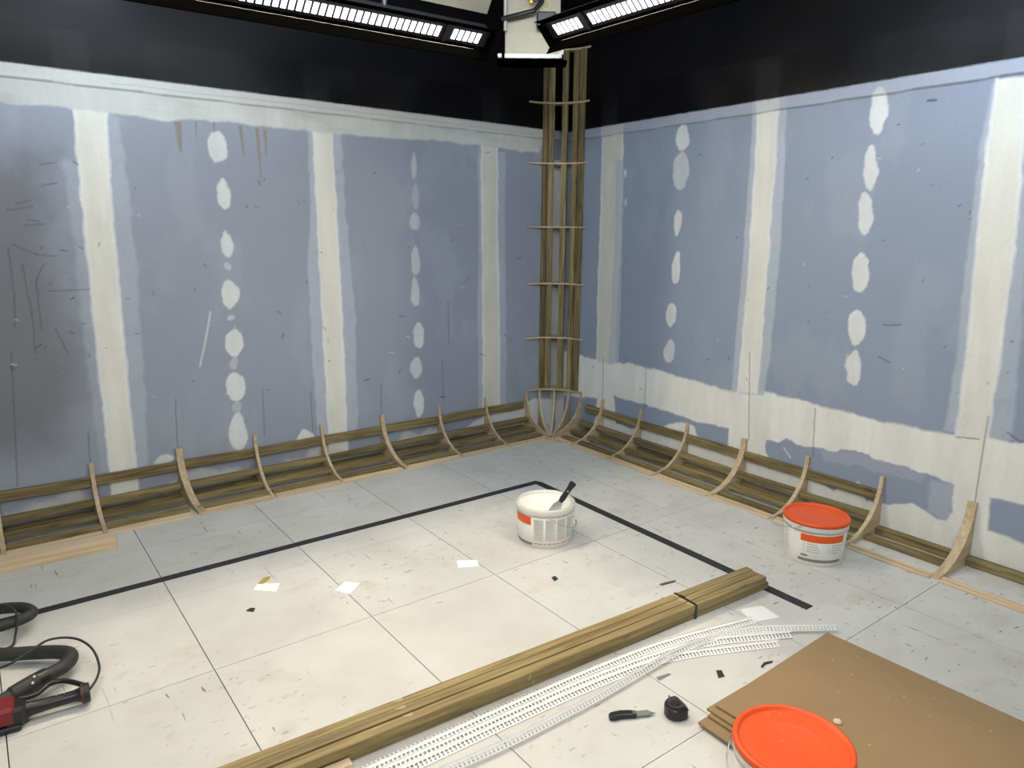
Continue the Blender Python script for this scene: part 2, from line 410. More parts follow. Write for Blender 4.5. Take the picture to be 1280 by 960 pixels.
        for q in ([(14, 440), (22, 608)], [(219, 499), (222, 560)], [(328, 486), (331, 545)], [(476, 480), (477, 520)], [(388, 490), (391, 540)], [(560, 375), (561, 430)], [(553, 450), (554, 500)], [(110, 540), (113, 580)]):
            p.line(cv(q), lin(70, 70, 78), .0012, .6, .003)
        p.line(cv([(263, 390), (258, 420), (250, 458)]), WHITE, .004, .7, .003)
        for q in ([(10, 310), (18, 370), (19, 408)], [(28, 330), (40, 390), (44, 441)], [(55, 330), (45, 350), (52, 412)], [(70, 410), (84, 442)], [(15, 305), (45, 318), (70, 320)], [(8, 262), (40, 258)], [(30, 282), (55, 280)], [(60, 364), (112, 362)], [(50, 206), (70, 204)], [(52, 232), (72, 229)], [(20, 254), (38, 251)], [(34, 274), (50, 277)]):
            p.line(cv(q), lin(70, 70, 74), .0018, .5, .004, .008)
        rg = np.random.default_rng(4)
        for k in range(110):
            x = rg.uniform(5, 660); y = rg.uniform(190, 500)
            if rg.random() < .5 and x > 130: continue
            l = rg.uniform(1.5, 8); a = rg.normal(0, .6) if rg.random() < .6 else rg.uniform(0, 3.14)
            p.line(cv([(x, y), (x+l*math.cos(a), y+l*math.sin(a))]), DARK if rg.random() < .8 else WHITE, .0015, rg.uniform(.3, .8), .003, .01)
        bpts = [(0, 77), (300, 114.5), (672, 161)]
    else:
        # everything below the splice is skimmed white, with board showing through in places
        top = [(690, 436), (722, 443), (745, 450), (790, 455), (830, 465), (880, 480), (912, 488), (960, 490), (985, 497), (1010, 503), (1060, 515), (1100, 525), (1150, 536), (1180, 541), (1240, 548), (1280, 555)]
        p.poly(cv(top)+[(-6, .60), (-6, -.1), (0, -.1)], lin(222, 222, 217), 1, .010, .03)
        pur = BOARD_R
        p.poly(cv([(700, 494), (746, 498), (745, 520), (738, 545), (700, 545)]), pur, 1, .008, .02)
        p.poly(cv([(767, 495), (800, 504), (840, 516), (880, 529), (911, 536), (909, 558), (890, 556), (872, 545), (868, 532), (852, 527), (838, 530), (826, 534), (806, 530), (790, 535), (770, 530)]), pur, 1, .007, .03)
        p.poly(cv([(958, 549), (985, 551), (1010, 557), (1060, 563), (1100, 575), (1140, 588), (1172, 597), (1192, 606), (1190, 630), (1182, 648), (1165, 646), (1140, 631), (1112, 632), (1085, 628), (1072, 605), (1050, 604), (1040, 612), (1020, 596), (1000, 590), (985, 592), (960, 582)]), pur, 1, .006, .05)
        p.poly(cv([(1020, 560), (1060, 566), (1110, 578), (1160, 596), (1150, 606), (1120, 596), (1070, 582), (1030, 576)]), lin(160, 165, 182), .7, .006, .04)
        p.poly(cv([(1165, 600), (1192, 606), (1190, 630), (1182, 650), (1160, 640)]), HALO, .6, .012, .03)
        p.poly(cv([(1238, 622), (1300, 634), (1300, 690), (1262, 672), (1236, 664)]), pur, 1, .008, .02)
        p.poly(cv([(900, 603), (915, 600), (925, 610), (905, 614)]), lin(110, 100, 130), .8, .006, .02)
        # halos and taped joints
        strip(p, cv, [(941, 118), (938, 200), (930, 300), (922, 400), (914, 490)], [(984, 112), (981, 200), (976, 300), (969, 380), (963, 440), (955, 495)], HALO, .95, .008, .015, .3)
        strip(p, cv, [(947, 118), (945, 200), (938, 300), (931, 400), (922, 490)], [(974, 114), (969, 200), (961, 300), (954, 400), (946, 492)], CREAM, 1, .006, .010)
        strip(p, cv, [(1240, 105), (1222, 200), (1214, 280), (1205, 340), (1197, 440), (1180, 537)], [(1252, 105), (1238, 200), (1228, 300), (1216, 430), (1200, 540)], HALO, .8, .010, .02, .4)
        strip(p, cv, [(1270, 100), (1270, 300), (1252, 430), (1232, 548)], [(1300, 100), (1284, 300), (1276, 420), (1264, 550)], HALO, .75, .012, .02, .4)
        strip(p, cv, [(1246, 100), (1232, 200), (1222, 300), (1210, 430), (1196, 545)], [(1284, 95), (1276, 220), (1268, 310), (1252, 430), (1233, 550)], CREAM, 1, .006, .012)
        strip(p, cv, [(753, 155), (752, 250), (748, 350), (746, 452)], [(779, 152), (778, 200), (775, 300), (769, 400), (768, 455)], lin(204, 203, 192), 1, .006, .010)
        strip(p, cv, [(770, 200), (768, 300), (764, 400), (760, 455)], [(780, 200), (778, 300), (775, 400), (773, 455)], HALO, .8, .008, .015, .3)
        p.poly(cv([(698, 165), (709, 165), (704, 530), (694, 530)]), lin(196, 196, 192), 1, .004, .008)
        for y0 in (-4.12, -5.32): p.poly([(y0-.08, .3), (y0+.08, .3), (y0+.08, 2.2), (y0-.08, 2.2)], CREAM, 1, .006, .012)
        spots([(853, 172, 9, 17, .9, .2), (851, 214, 10, 24, .6), (847, 278, 4.5, 17, .9), (845, 335, 6.5, 19, .95, .3), (839, 393, 7, 15, .9), (837, 438, 6, 16, .7),
               (1098, 140, 10, 29, .95, 0, .12), (1089, 210, 8, 29, 1, 0, .08), (1081, 268, 9.5, 27, 1, 0, .12), (1075, 340, 9.5, 25, 1), (1070, 410, 10.5, 23, 1, 0, .05), (1067, 460, 9.5, 22, .95, .1),
               (782, 217, 1.5, 5, .8), (782, 252, 1.5, 6, .6), (846, 140, 1.5, 4, .8)])
        for q in ([(937, 440), (936, 550)], [(1019, 510), (1016, 570)], [(1236, 520), (1218, 630)], [(808, 460), (805, 520)], [(754, 447), (753, 505)]):
            p.line(cv(q), lin(96, 96, 100), .0014, .7, .003)
        for q in ([(1196, 546), (1224, 549)], [(1260, 540), (1275, 552), (1290, 553)], [(1098, 446), (1112, 453)], [(1104, 406), (1126, 406)]):
            p.line(cv(q), lin(80, 80, 84), .002, .7, .003, .01)
        p.line(cv([(980, 560), (988, 572)]), WHITE, .003, .8, .003)
        p.line(cv([(1076, 613), (1076, 626)]), WHITE, .003, .8, .003)
        rg = np.random.default_rng(9)
        for k in range(46):
            x = rg.uniform(740, 1270); y = rg.uniform(150, 520)
            l = rg.uniform(1, 5); a = rg.uniform(0, 3.14)
            p.line(cv([(x, y), (x+l*math.cos(a), y+l*math.sin(a))]), DARK if rg.random() < .75 else WHITE, .0015, rg.uniform(.3, .7), .003, .01)
        p.line(cv([(1160, 126), (1170, 125)]), DARK, .004, .9, .003)
        bpts = [(724, 163.5), (1000, 118), (1280, 71.5)]
    # trowel streaks in the filler
    lum = p.C.mean(-1); sk = fbm(U*2.2, V*.35, 9, 123)*.6+fbm(U, V, 6, 131)*.4
    p.C *= (1+(sk-.5)*.34*sstep(.35, .6, lum))[..., None]
    # black paint above the masking line
    bw = sorted(cv(bpts)); xs = [-6]+[b[0] for b in bw]; zs = [bw[0][1]]+[b[1] for b in bw]
    zb = np.interp(U, xs, zs); zj = zb-0.062
    up = V > zj
    if left: p.C[up] = p.C[up]*.35+np.array(lin(204, 204, 198))*.65
    else: p.C[up] = p.C[up]*.45+np.array(lin(176, 180, 192))*.55
    jl = np.abs(V-zj) < .005; p.C[jl] *= .72
    bl = sstep(-.004, .004, V-zb+.004*(p.br-.5))
    nbk = np.clip((fbm(U, V, 3, 77)-.5)*4, 0, 1)*.006
    bc = np.array(BLACK)[None, None, :]+nbk[..., None]
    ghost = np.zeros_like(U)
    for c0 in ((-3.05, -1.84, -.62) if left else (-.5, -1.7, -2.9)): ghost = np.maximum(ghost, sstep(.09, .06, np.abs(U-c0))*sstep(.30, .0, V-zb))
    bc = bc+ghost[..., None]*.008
    p.C = p.C*(1-bl[..., None])+bc*bl[..., None]
    off = np.where(up, 0.005, 0.0)
    X = np.stack([U, -off, V], -1) if left else np.stack([-off, U, V], -1)
    verts = X.reshape(-1, 3)
    idx = np.arange(nu*nv).reshape(nv, nu)
    q = np.stack([idx[:-1, :-1], idx[:-1, 1:], idx[1:, 1:], idx[1:, :-1]], -1).reshape(-1, 4)
    if not left: q = q[:, ::-1]
    me = bpy.data.meshes.new(name)
    me.vertices.add(len(verts)); me.vertices.foreach_set('co', verts.astype(np.float32).ravel())
    me.loops.add(q.size); me.loops.foreach_set('vertex_index', q.astype(np.int32).ravel())
    me.polygons.add(len(q)); me.polygons.foreach_set('loop_start', np.arange(0, q.size, 4, dtype=np.int32))
    me.update(calc_edges=True)
    at = me.attributes.new('paint', 'FLOAT_COLOR', 'POINT')
    at.data.foreach_set('color', np.concatenate([p.C, bl[..., None]], -1).astype(np.float32).ravel())
    me.materials.append(MAT['wall'])
    o = bpy.data.objects.new(name, me); COL.objects.link(o)
    return struct(o)

m, nt, b = newmat('painted_plasterboard'); MAT['wall'] = m
at = N(nt, 'ShaderNodeAttribute', attribute_name='paint')
tc = N(nt, 'ShaderNodeTexCoord'); n1 = N(nt, 'ShaderNodeTexNoise'); n1.inputs['Scale'].default_value = 60; n1.inputs['Detail'].default_value = 4
nt.links.new(tc.outputs['Object'], n1.inputs['Vector'])
mr = N(nt, 'ShaderNodeMapRange'); mr.inputs[3].default_value = .93; mr.inputs[4].default_value = 1.07
nt.links.new(n1.outputs['Fac'], mr.inputs[0])
sc_ = N(nt, 'ShaderNodeVectorMath', operation='SCALE'); nt.links.new(at.outputs['Color'], sc_.inputs[0]); nt.links.new(mr.outputs[0], sc_.inputs['Scale'])
nt.links.new(sc_.outputs[0], b.inputs['Base Color'])
mr2 = N(nt, 'ShaderNodeMapRange'); mr2.inputs[3].default_value = .52; mr2.inputs[4].default_value = .40
nt.links.new(at.outputs['Alpha'], mr2.inputs[0]); nt.links.new(mr2.outputs[0], b.inputs['Roughness'])
mr3 = N(nt, 'ShaderNodeMapRange'); mr3.inputs[3].default_value = .35; mr3.inputs[4].default_value = .14
nt.links.new(at.outputs['Alpha'], mr3.inputs[0]); nt.links.new(mr3.outputs[0], b.inputs['Specular IOR Level'])
bp = N(nt, 'ShaderNodeBump'); bp.inputs['Strength'].default_value = .15; bp.inputs['Distance'].default_value = .002
n3 = N(nt, 'ShaderNodeTexNoise'); n3.inputs['Scale'].default_value = 9; n3.inputs['Detail'].default_value = 5
nt.links.new(tc.outputs['Object'], n3.inputs['Vector']); nt.links.new(n3.outputs['Fac'], bp.inputs['Height']); nt.links.new(bp.outputs[0], b.inputs['Normal'])

wl = build_wall('wall_left', True)
wr = build_wall('wall_right', False)
MAT['upper'] = plain('black_upper_paint', (0.006, 0.006, 0.007), 0.40, var=.2, scale=3)
MAT['upper'].node_tree.nodes['Principled BSDF'].inputs['Specular IOR Level'].default_value = 0.14
MAT['plainwall'] = plain('plain_board', lin(150, 152, 158), 0.6, var=.05, scale=3)
CH = 3.4
MB().box((-3, .02, 1.2), (6.0, .03, 2.4)).build('backing_board', 'plainwall', wl)
MB().box((.02, -3, 1.2), (.03, 6.0, 2.4)).build('backing_board', 'plainwall', wr)
MB().box((-3, .0175, (2.40+CH)/2), (6.0, .045, CH-2.40)).build('upper_board', 'upper', wl)
MB().box((.0175, -3, (2.40+CH)/2), (.045, 6.0, CH-2.40)).build('upper_board', 'upper', wr)
struct(MB().box((-6.03, -3, CH/2), (.06, 6.0, CH)).build('wall_entrance', 'plainwall'))
struct(MB().box((-3, -6.03, CH/2), (6.12, .06, CH)).build('wall_back', 'plainwall'))
struct(MB().box((-3, -3, CH+.03), (6.2, 6.2, .06)).build('ceiling', 'ceiling'))

# ------------------------------------------------------------------ floor of painted boards
m, nt, b = newmat('painted_floor_board'); MAT['floor'] = m
ge = N(nt, 'ShaderNodeNewGeometry'); oi = N(nt, 'ShaderNodeObjectInfo')
n1 = N(nt, 'ShaderNodeTexNoise'); n1.inputs['Scale'].default_value = 2.2; n1.inputs['Detail'].default_value = 6; n1.inputs['Roughness'].default_value = .6
nt.links.new(ge.outputs['Position'], n1.inputs['Vector'])
cr = N(nt, 'ShaderNodeValToRGB'); cr.color_ramp.elements[0].position = .3; cr.color_ramp.elements[0].color = lin4(192, 191, 186); cr.color_ramp.elements[1].position = .7; cr.color_ramp.elements[1].color = lin4(210, 210, 205)
nt.links.new(n1.outputs['Fac'], cr.inputs[0])
last = cr.outputs[0]
nm = N(nt, 'ShaderNodeTexNoise'); nm.inputs['Scale'].default_value = 1.7; nm.inputs['Detail'].default_value = 3
nt.links.new(ge.outputs['Position'], nm.inputs['Vector'])
mk = N(nt, 'ShaderNodeMapRange'); mk.inputs[1].default_value = .42; mk.inputs[2].default_value = .60
nt.links.new(nm.outputs['Fac'], mk.inputs[0])
sx_ = N(nt, 'ShaderNodeSeparateXYZ'); nt.links.new(ge.outputs['Position'], sx_.inputs[0])
mk2 = N(nt, 'ShaderNodeMapRange'); mk2.inputs[1].default_value = -1.5; mk2.inputs[2].default_value = -.9; nt.links.new(sx_.outputs['X'], mk2.inputs[0])
mm_ = N(nt, 'ShaderNodeMath', operation='MAXIMUM'); nt.links.new(mk.outputs[0], mm_.inputs[0]); nt.links.new(mk2.outputs[0], mm_.inputs[1]); MASK = mm_.outputs[0]
def scratch(rot, scl, thr, soft, strength, colr, last, seed):
    mp = N(nt, 'ShaderNodeMapping'); mp.inputs['Rotation'].default_value = (0, 0, rot); mp.inputs['Scale'].default_value = scl; mp.inputs['Location'].default_value = (seed, seed*2.3, 0)
    nt.links.new(ge.outputs['Position'], mp.inputs[0])
    no = N(nt, 'ShaderNodeTexNoise'); no.inputs['Scale'].default_value = 1; no.inputs['Detail'].default_value = 2.5; no.inputs['Roughness'].default_value = .55
    nt.links.new(mp.outputs[0], no.inputs['Vector'])
    r = N(nt, 'ShaderNodeMapRange'); r.inputs[1].default_value = thr; r.inputs[2].default_value = thr+soft; r.inputs[3].default_value = 0; r.inputs[4].default_value = strength
    nt.links.new(no.outputs['Fac'], r.inputs[0])
    mm = N(nt, 'ShaderNodeMath', operation='MULTIPLY'); nt.links.new(r.outputs[0], mm.inputs[0]); nt.links.new(MASK, mm.inputs[1])
    mx = N(nt, 'ShaderNodeMix', data_type='RGBA'); mx.inputs[7].default_value = (*colr, 1)
    nt.links.new(mm.outputs[0], mx.inputs[0]); nt.links.new(last, mx.inputs[6]); return mx.outputs[2]
last = scratch(0.5, (14, 60, 1), .690, .02, .8, lin(84, 82, 78), last, 3.1)
last = scratch(-0.9, (10, 50, 1), .700, .02, .75, lin(78, 76, 74), last, 8.7)
last = scratch(1.4, (40, 9, 1), .705, .02, .75, lin(88, 84, 80), last, 15.2)
last = scratch(0.06, (48, 3.2, 1), .695, .015, .75, lin(86, 84, 82), last, 54.3)
last = scratch(0.2, (18, 22, 1), .62, .08, .38, lin(160, 148, 126), last, 21.9)
last = scratch(0.0, (5, 7, 1), .55, .15, .32, lin(172, 164, 146), last, 31.0)
last = scratch(0.8, (34, 34, 1), .735, .02, .7, lin(236, 234, 226), last, 42.0)
mr2 = N(nt, 'ShaderNodeMapRange'); mr2.inputs[3].default_value = .97; mr2.inputs[4].default_value = 1.03; nt.links.new(oi.outputs['Random'], mr2.inputs[0])
sc_ = N(nt, 'ShaderNodeVectorMath', operation='SCALE'); nt.links.new(last, sc_.inputs[0]); nt.links.new(mr2.outputs[0], sc_.inputs['Scale'])
nt.links.new(sc_.outputs[0], b.inputs['Base Color']); b.inputs['Roughness'].default_value = .5
bp = N(nt, 'ShaderNodeBump'); bp.inputs['Strength'].default_value = .12; bp.inputs['Distance'].default_value = .002
nt.links.new(n1.outputs['Fac'], bp.inputs['Height']); nt.links.new(bp.outputs[0], b.inputs['Normal'])

fl = struct(MB().box((-3, -3, -.035), (6.0, 6.0, .03)).build('floor', 'joint'))
xj = [0]+[-0.652-.6*k for k in range(9)]+[-6.0]
yj = [0, -.58, -1.182, -1.781, -2.99, -4.19, -5.39, -6.0]
for i in range(len(xj)-1):
    for j in range(len(yj)-1):
        x1, x0 = xj[i], xj[i+1]; y1, y0 = yj[j], yj[j+1]
        g = .0014; gy1 = .0006 if j == 2 else g; gy0 = .0006 if j == 1 else g
        x0 += .0018; x1 -= .0018; y0 += gy0; y1 -= gy1
        MB().box(((x0+x1)/2, (y0+y1)/2, -.01), (x1-x0, y1-y0, .02)).build('floor_board', 'floor', fl)

# ------------------------------------------------------------------ cove frames along the walls
RC = 0.285
def rib_mesh(th, R=RC, z0=0.0):
    """profile in local X (away from wall) / Z, thickness along Y"""
    pts = [(0.0, z0), (0.0, R+.012), (.014, R+.012)]
    c = R+.012
    for k in range(13):
        a = math.pi/2*k/12; pts.append((c-(R-.003)*math.cos(a)+.0, c-(R-.006)*math.sin(a)))
    pts.append((c+.004, z0))
    s = MB(); s.prism([Vector((x, 0, z)) for x, z in pts], (0, -th/2, 0), (0, th/2, 0)); return s
rib_cache = {}
def rib(parent, loc, rz, th):
    if th not in rib_cache:
        o = rib_mesh(th).build('rib', 'ply', parent); rib_cache[th] = o.data
    else:
        o = bpy.data.objects.new('rib', rib_cache[th]); COL.objects.link(o); o.parent = parent
    o.location = loc; o.rotation_euler = (0, 0, rz); return o
# battens across a bay: (distance from wall, height, width away from wall, height)
BAT = [(.0125, .198, .025, .050), (.066, .098, .036, .032), (.140, .040, .046, .024), (.228, .0125, .045, .025), (.0225, .020, .045, .040)]
def cove(name, left, ribs, ends, label):
    e = empty(name); tag(e, label, 'cove frame')
    def pt(s, a, z): return (s, -a, z) if left else (-a, s, z)
    rg = random.Random(3 if left else 5)
    for s, th, skew in ribs:
        rib(e, pt(s, .0005, 0), (-math.pi/2 if left else math.pi)+skew, th)
    ss = [(r[0], r[1]) for r in ribs]
    seq = [(ends[0], 0)]+ss+[(ends[1], 0)]
    for k in range(len(seq)-1):
        s0, t0 = seq[k]; s1, t1 = seq[k+1]
        for bi, (a, z, w, h) in enumerate(BAT):
            aa, zz = a, z
            if not left and k >= len(seq)-3 and bi in (0, 1, 3): continue
            if not left and k == len(seq)-2 and bi == 2: continue
            if not left and k == len(seq)-3 and bi == 2: aa, zz = .13, .0125
            if not left and k >= len(seq)-3 and bi == 4: aa, zz = .0225, .020
            A = s0-t0/2-.001 if k else s0; B = s1+t1/2+.001 if k < len(seq)-2 else s1
            j = rg.uniform(-.004, .004) if bi < 3 else 0
            timber('batten', pt(A, aa, zz+j*(bi < 2)), pt(B, aa, zz-j*(bi < 2)), w if bi != 1 else w, h, 'batten', e)
        A = s0-t0/2-.001 if k else s0; B = s1+t1/2+.001 if k < len(seq)-2 else s1
        timber('base_strip', pt(A, .281, .007), pt(B, .281, .007), .028, .014, 'pine', e)
        timber('base_strip', pt(A, .308, .004), pt(B, .308, .004), .022, .008, 'pine', e)
    return e
cove('cove_frame', True, [(-.672, .014, 0), (-1.065, .018, 0), (-1.498, .028, .06), (-1.915, .016, 0), (-2.325, .018, -.03), (-2.745, .036, .10), (-3.172, .020, .0), (-3.592, .020, 0), (-4.01, .018, 0), (-4.42, .018, 0)],
     (-.33, -4.83), 'low cove frame of curved plywood ribs and battens, behind the two loose pine boards')
cove('cove_frame', False, [(-.535, .020, 0), (-.905, .016, 0), (-1.307, .018, 0), (-1.732, .034, 0), (-2.142, .022, 0), (-2.550, .020, 0), (-2.965, .038, 0)],
     (-.36, -4.6), 'low cove frame of curved plywood ribs and battens, behind the closed orange-lidded bucket')

# ------------------------------------------------------------------ corner frame: knee with fanned ribs, column of battens and curved shelves
cf = empty('corner_frame', (0, 0, 0)); tag(cf, 'tall corner frame of upright battens, curved plywood shelves and fanned ribs at its foot', 'corner frame')
def shelf(z, th=.012, rad=.285, jit=0):
    c = .300; pts = [(-.002, -.002)]
    pts.append((-.002, -c-.0))
    for k in range(13):
        a = math.pi/2*k/12; pts.append((-c+(rad+.003)*math.cos(a), -c+(rad+.003)*math.sin(a)))
    pts.append((-c, -.002))
    s = MB(); s.prism([Vector((x, y, 0)) for x, y in pts], (0, 0, 0), (0, 0, th))
    o = s.build('shelf', 'ply', cf); o.location = (0, 0, z); o.rotation_euler = (jit, -jit, 0); return o
ZS = [.293, .690, 1.092, 1.498, 1.940, 2.345, 2.690]
for z in ZS: shelf(z)
UPR = [(Vector((-.152, -.0135, 0)), Vector((0, 1, 0)), .046, .025)]
for a_ in (56, 38, 23):
    dv_ = Vector((math.cos(math.radians(a_)), math.sin(math.radians(a_)), 0))
    UPR.append((Vector((-.3, -.3, 0))+dv_*.306, dv_, .042, .030))
UPR.append((Vector((-.0135, -.238, 0)), Vector((1, 0, 0)), .046, .025))
for k in range(len(ZS)-1):
    for p, dirv, w, h in UPR:
        timber('upright_batten', (p.x, p.y, ZS[k]+.0125), (p.x, p.y, ZS[k+1]-.0005), w, h, 'batten', cf, up=dirv)
for k in range(5):
    a = math.pi/2*k/4
    s = MB(); pts = [(.30-.003, 0.001), (.30-.003, .292), (.283, .292)]
    for q in range(13):
        t = math.pi/2*q/12; pts.append((.285*math.cos(t) if q else .285, .292-.282*math.sin(t)))
    pts.append((.012, .001))
    s.prism([Vector((x, 0, z)) for x, z in pts], (0, -.007, 0), (0, .007, 0))
    o = s.build('fan_rib', 'ply', cf); o.location = (-.300, -.300, .010); o.rotation_euler = (0, 0, a); o.scale = (1, 1, .965)
s = MB(); s.prism([Vector(p) for p in ((-.36, -.003, 0), (-.36, -.335, 0), (-.335, -.40, 0), (-.30, -.52, 0), (-.003, -.52, 0), (-.003, -.31, 0), (-.29, -.31, 0), (-.31, -.29, 0), (-.31, -.003, 0))], (0, 0, 0), (0, 0, .010))
s.build('base_plate', 'ply', cf)

# ------------------------------------------------------------------ floor tape
def slab(name, pts, z0, z1, mat, parent=None, origin=None):
    o0 = Vector(origin) if origin is not None else sum((Vector((p[0], p[1], 0)) for p in pts), Vector())/len(pts)
    s = MB(); s.prism([Vector((p[0], p[1], 0))-Vector((o0.x, o0.y, 0)) for p in pts], (0, 0, 0), (0, 0, z1-z0))
    o = s.build(name, mat, parent); o.location = (o0.x, o0.y, z0); return o
tag(slab('floor_tape', [(-4.3, -.942), (-4.3, -.988), (-.935, -.990), (-.950, -.942)], .0002, .0012, 'tape'), 'long black tape strip on the floor running from the corner mark to the black hose', 'tape')
tag(slab('floor_tape', [(-.935, -.991), (-.985, -.991), (-1.005, -2.775), (-.955, -2.775)], .0002, .0012, 'tape'), 'black tape strip on the floor passing beneath the end of the batten bundle', 'tape')

# ------------------------------------------------------------------ buckets
def patch(mb, prof, a0, a1, z0, z1, off=.0008, n=10):
    def rad(z): return prof[0]+(prof[1]-prof[0])*z/prof[2]
    i = len(mb.v)
    for k in range(n+1):
        a = a0+(a1-a0)*k/n
        for z in (z0, z1):
            r = rad(z)+off; mb.v.append(Vector((r*math.cos(a), r*math.sin(a), z)))
    for k in range(n): mb.f.append((i+2*k, i+2*k+2, i+2*k+3, i+2*k+1))
def bucket(loc, rz, label, kind, lid=True):
    e = empty('bucket', loc, rz); tag(e, label, 'bucket')
    rb, rt, h = .131, .142, .200
    prof = (rb, rt, h)
    body = MB().lathe([(0.0, .004), (rb-.008, .004), (rb-.008, 0.0), (rb-.002, .0), (rb, .004), (rt, h), (rt-.003, h), (rb-.003, .007), (0.0, .007)], 64)
    bo = body.build('bucket_body', 'white_plastic', e, smooth=True)
    rim = MB().lathe([(rt-.0035, h-.03), (rt+.003, h-.038), (rt+.003, h-.026), (rt+.004, h-.024), (rt+.004, h-.004), (rt+.002, h), (rt-.004, h), (rt-.004, h-.02), (rt-.0035, h-.03)], 64)
    rim.build('rim', 'white_plastic', e, smooth=True)
    d = math.radians
    if kind == 'text':       # open bucket: orange panel on one side, columns of small print
        b1 = MB(); patch(b1, prof, d(-86), d(-28), .116, .158); b1.build('orange_label', 'orange_print', e)
        b1 = MB(); patch(b1, prof, d(-86), d(-26), .012, .026); b1.build('grey_label_band', 'grey_print', e)
        rg = random.Random(5)
        for c in range(4):
            a0 = -22+c*24
            b1 = MB(); patch(b1, prof, d(a0), d(a0+20), .040, .150, .0004); pc_ = b1.build('print_column', 'pale_print', e)
            b1 = MB()
            for r in range(13): patch(b1, prof, d(a0+1), d(a0+1+rg.uniform(9, 18)), .044+r*.008, .0458+r*.008, .0009, 3)
            b1.build('text_lines', 'text_print', pc_)['kind'] = 'stuff'
        b1 = MB()
        for c in range(9): patch(b1, prof, d(-22+c*10), d(-22+c*10+rg.uniform(5, 9)), .022, .027, .0009, 3)
        b1.build('red_print_line', 'red_print', e)['kind'] = 'stuff'
        b1 = MB(); patch(b1, (rt+.003, rt+.003, h), d(18), d(38), h-.020, h-.016, .0009, 4); patch(b1, (rt+.003, rt+.003, h), d(18), d(34), h-.012, h-.009, .0009, 4); b1.build('rim_text', 'text_print', e)['kind'] = 'stuff'
    else:
        b1 = MB(); patch(b1, prof, d(-27), d(58), .118, .153, n=16); b1.build('orange_label', 'orange_print', e)
        b1 = MB(); patch(b1, prof, d(-30), d(56), .020, .034, n=16); b1.build('grey_label_band', 'grey_print', e)
        b1 = MB(); rg = random.Random(6)
        for c, a0 in enumerate((-22, 24)):
            for r in range(4):
                z = .068+r*.0125
                patch(b1, prof, d(a0), d(a0+4), z, z+.003, .0009, 2)
                patch(b1, prof, d(a0+7), d(a0+7+rg.uniform(17, 26)), z, z+.0038, .0009, 4)
        for r in range(9): patch(b1, prof, d(-78+rg.uniform(0, 6)), d(-52+rg.uniform(-10, 2)), .050+r*.011, .0525+r*.011, .0009, 4)
        b1.build('text_lines', 'text_print', e)['kind'] = 'stuff'
        b1 = MB(); patch(b1, prof, d(-25), d(-12), .044, .054, .0009, 4); b1.build('maker_mark', 'grey_print', e)
        b1 = MB(); patch(b1, prof, d(-10), d(8), .047, .051, .0009, 4); b1.build('maker_line', 'pale_print', e)
    if lid:
        R = rt+.006
        l = MB().lathe([(0.0, h-.004), (R-.022, h-.004), (R-.017, h-.002), (R-.014, h+.006), (R-.005, h+.008), (R, h+.004), (R+.001, h-.008), (R-.003, h-.008), (R-.003, h-.001), (R-.012, h-.001), (0.0, h-.009)], 64)
        l.build('lid', 'orange', e, smooth=True)
    return e, prof
# open bucket with scraper inside
B1 = (-1.425, -1.610, 0)
view1 = math.atan2(CC[1]-B1[1], CC[0]-B1[0])
e1, prof = bucket(B1, view1-0.02, 'open white bucket with printed columns of text, black scraper inside', 'text', lid=False)
def bail(e, a0, a1, pts, r=.0022):
    MB().tube(catmull(pts, 8), r, 8).build('handle', 'steel', e, smooth=True)
rt, h = prof[1], prof[2]
def cyl(r, deg, z): a = math.radians(deg); return Vector((r*math.cos(a), r*math.sin(a), z))
bail(e1, 0, 0, [cyl(rt+.006, 4, h-.030), cyl(rt+.010, 14, h-.045), cyl(rt+.016, 34, h-.075), cyl(rt+.014, 55, h-.103), cyl(rt+.012, 72, h-.112), cyl(rt+.012, 100, h-.110), cyl(rt+.010, 140, h-.080), cyl(rt+.006, 184, h-.030)])
MB().box(cyl(rt+.004, 78, h-.092), (.010, .022, .026), Matrix.Rotation(math.radians(78), 3, 'Z')).build('handle_grip', 'white_plastic', e1)
# scraper (black handle, steel blade) leaning in the bucket
s0 = P(714, 603, .245); base = Vector((-1.512, -1.632, .018))
tip = Vector(P(717, 603, .270))
ax = (tip-base).normalized()
sc = empty('scraper', base); tag(sc, 'black-handled filling scraper leaning inside the open white bucket', 'scraper')
L = (tip-base).length
side = ax.cross(Vector((_d[0], _d[1], _d[2]))).normalized(); nrm = side.cross(ax).normalized()
Rm = Matrix((side, nrm, ax)).transposed()
def pl(mb, poly, th):
    mb.prism([Rm @ Vector((x, 0, z)) for x, z in poly], Rm @ Vector((0, -th/2, 0)), Rm @ Vector((0, th/2, 0))); return mb
pl(MB(), [(-.030, 0), (.030, 0), (.024, L-.145), (.010, L-.112), (-.010, L-.112), (-.024, L-.145)], .0016).build('blade', 'steel', sc)
pl(MB(), [(-.010, L-.118), (.010, L-.118), (.014, L-.095), (.012, L-.06), (.013, L-.030), (.017, L-.012), (.015, L), (-.015, L), (-.017, L-.012), (-.013, L-.030), (-.012, L-.06), (-.014, L-.095)], .018).build('handle', 'black_plastic', sc, bevel=.002)
for z in (L-.055,):
    MB().lathe([(0, .0), (.005, .0), (.005, .001), (0, .001)], 12, c=(0, 0, 0)).build('rivet', 'steel', sc, loc=Rm @ Vector((0, -.0095, z)), rot=(math.pi/2, 0, math.atan2(nrm.y, nrm.x)-math.pi/2))
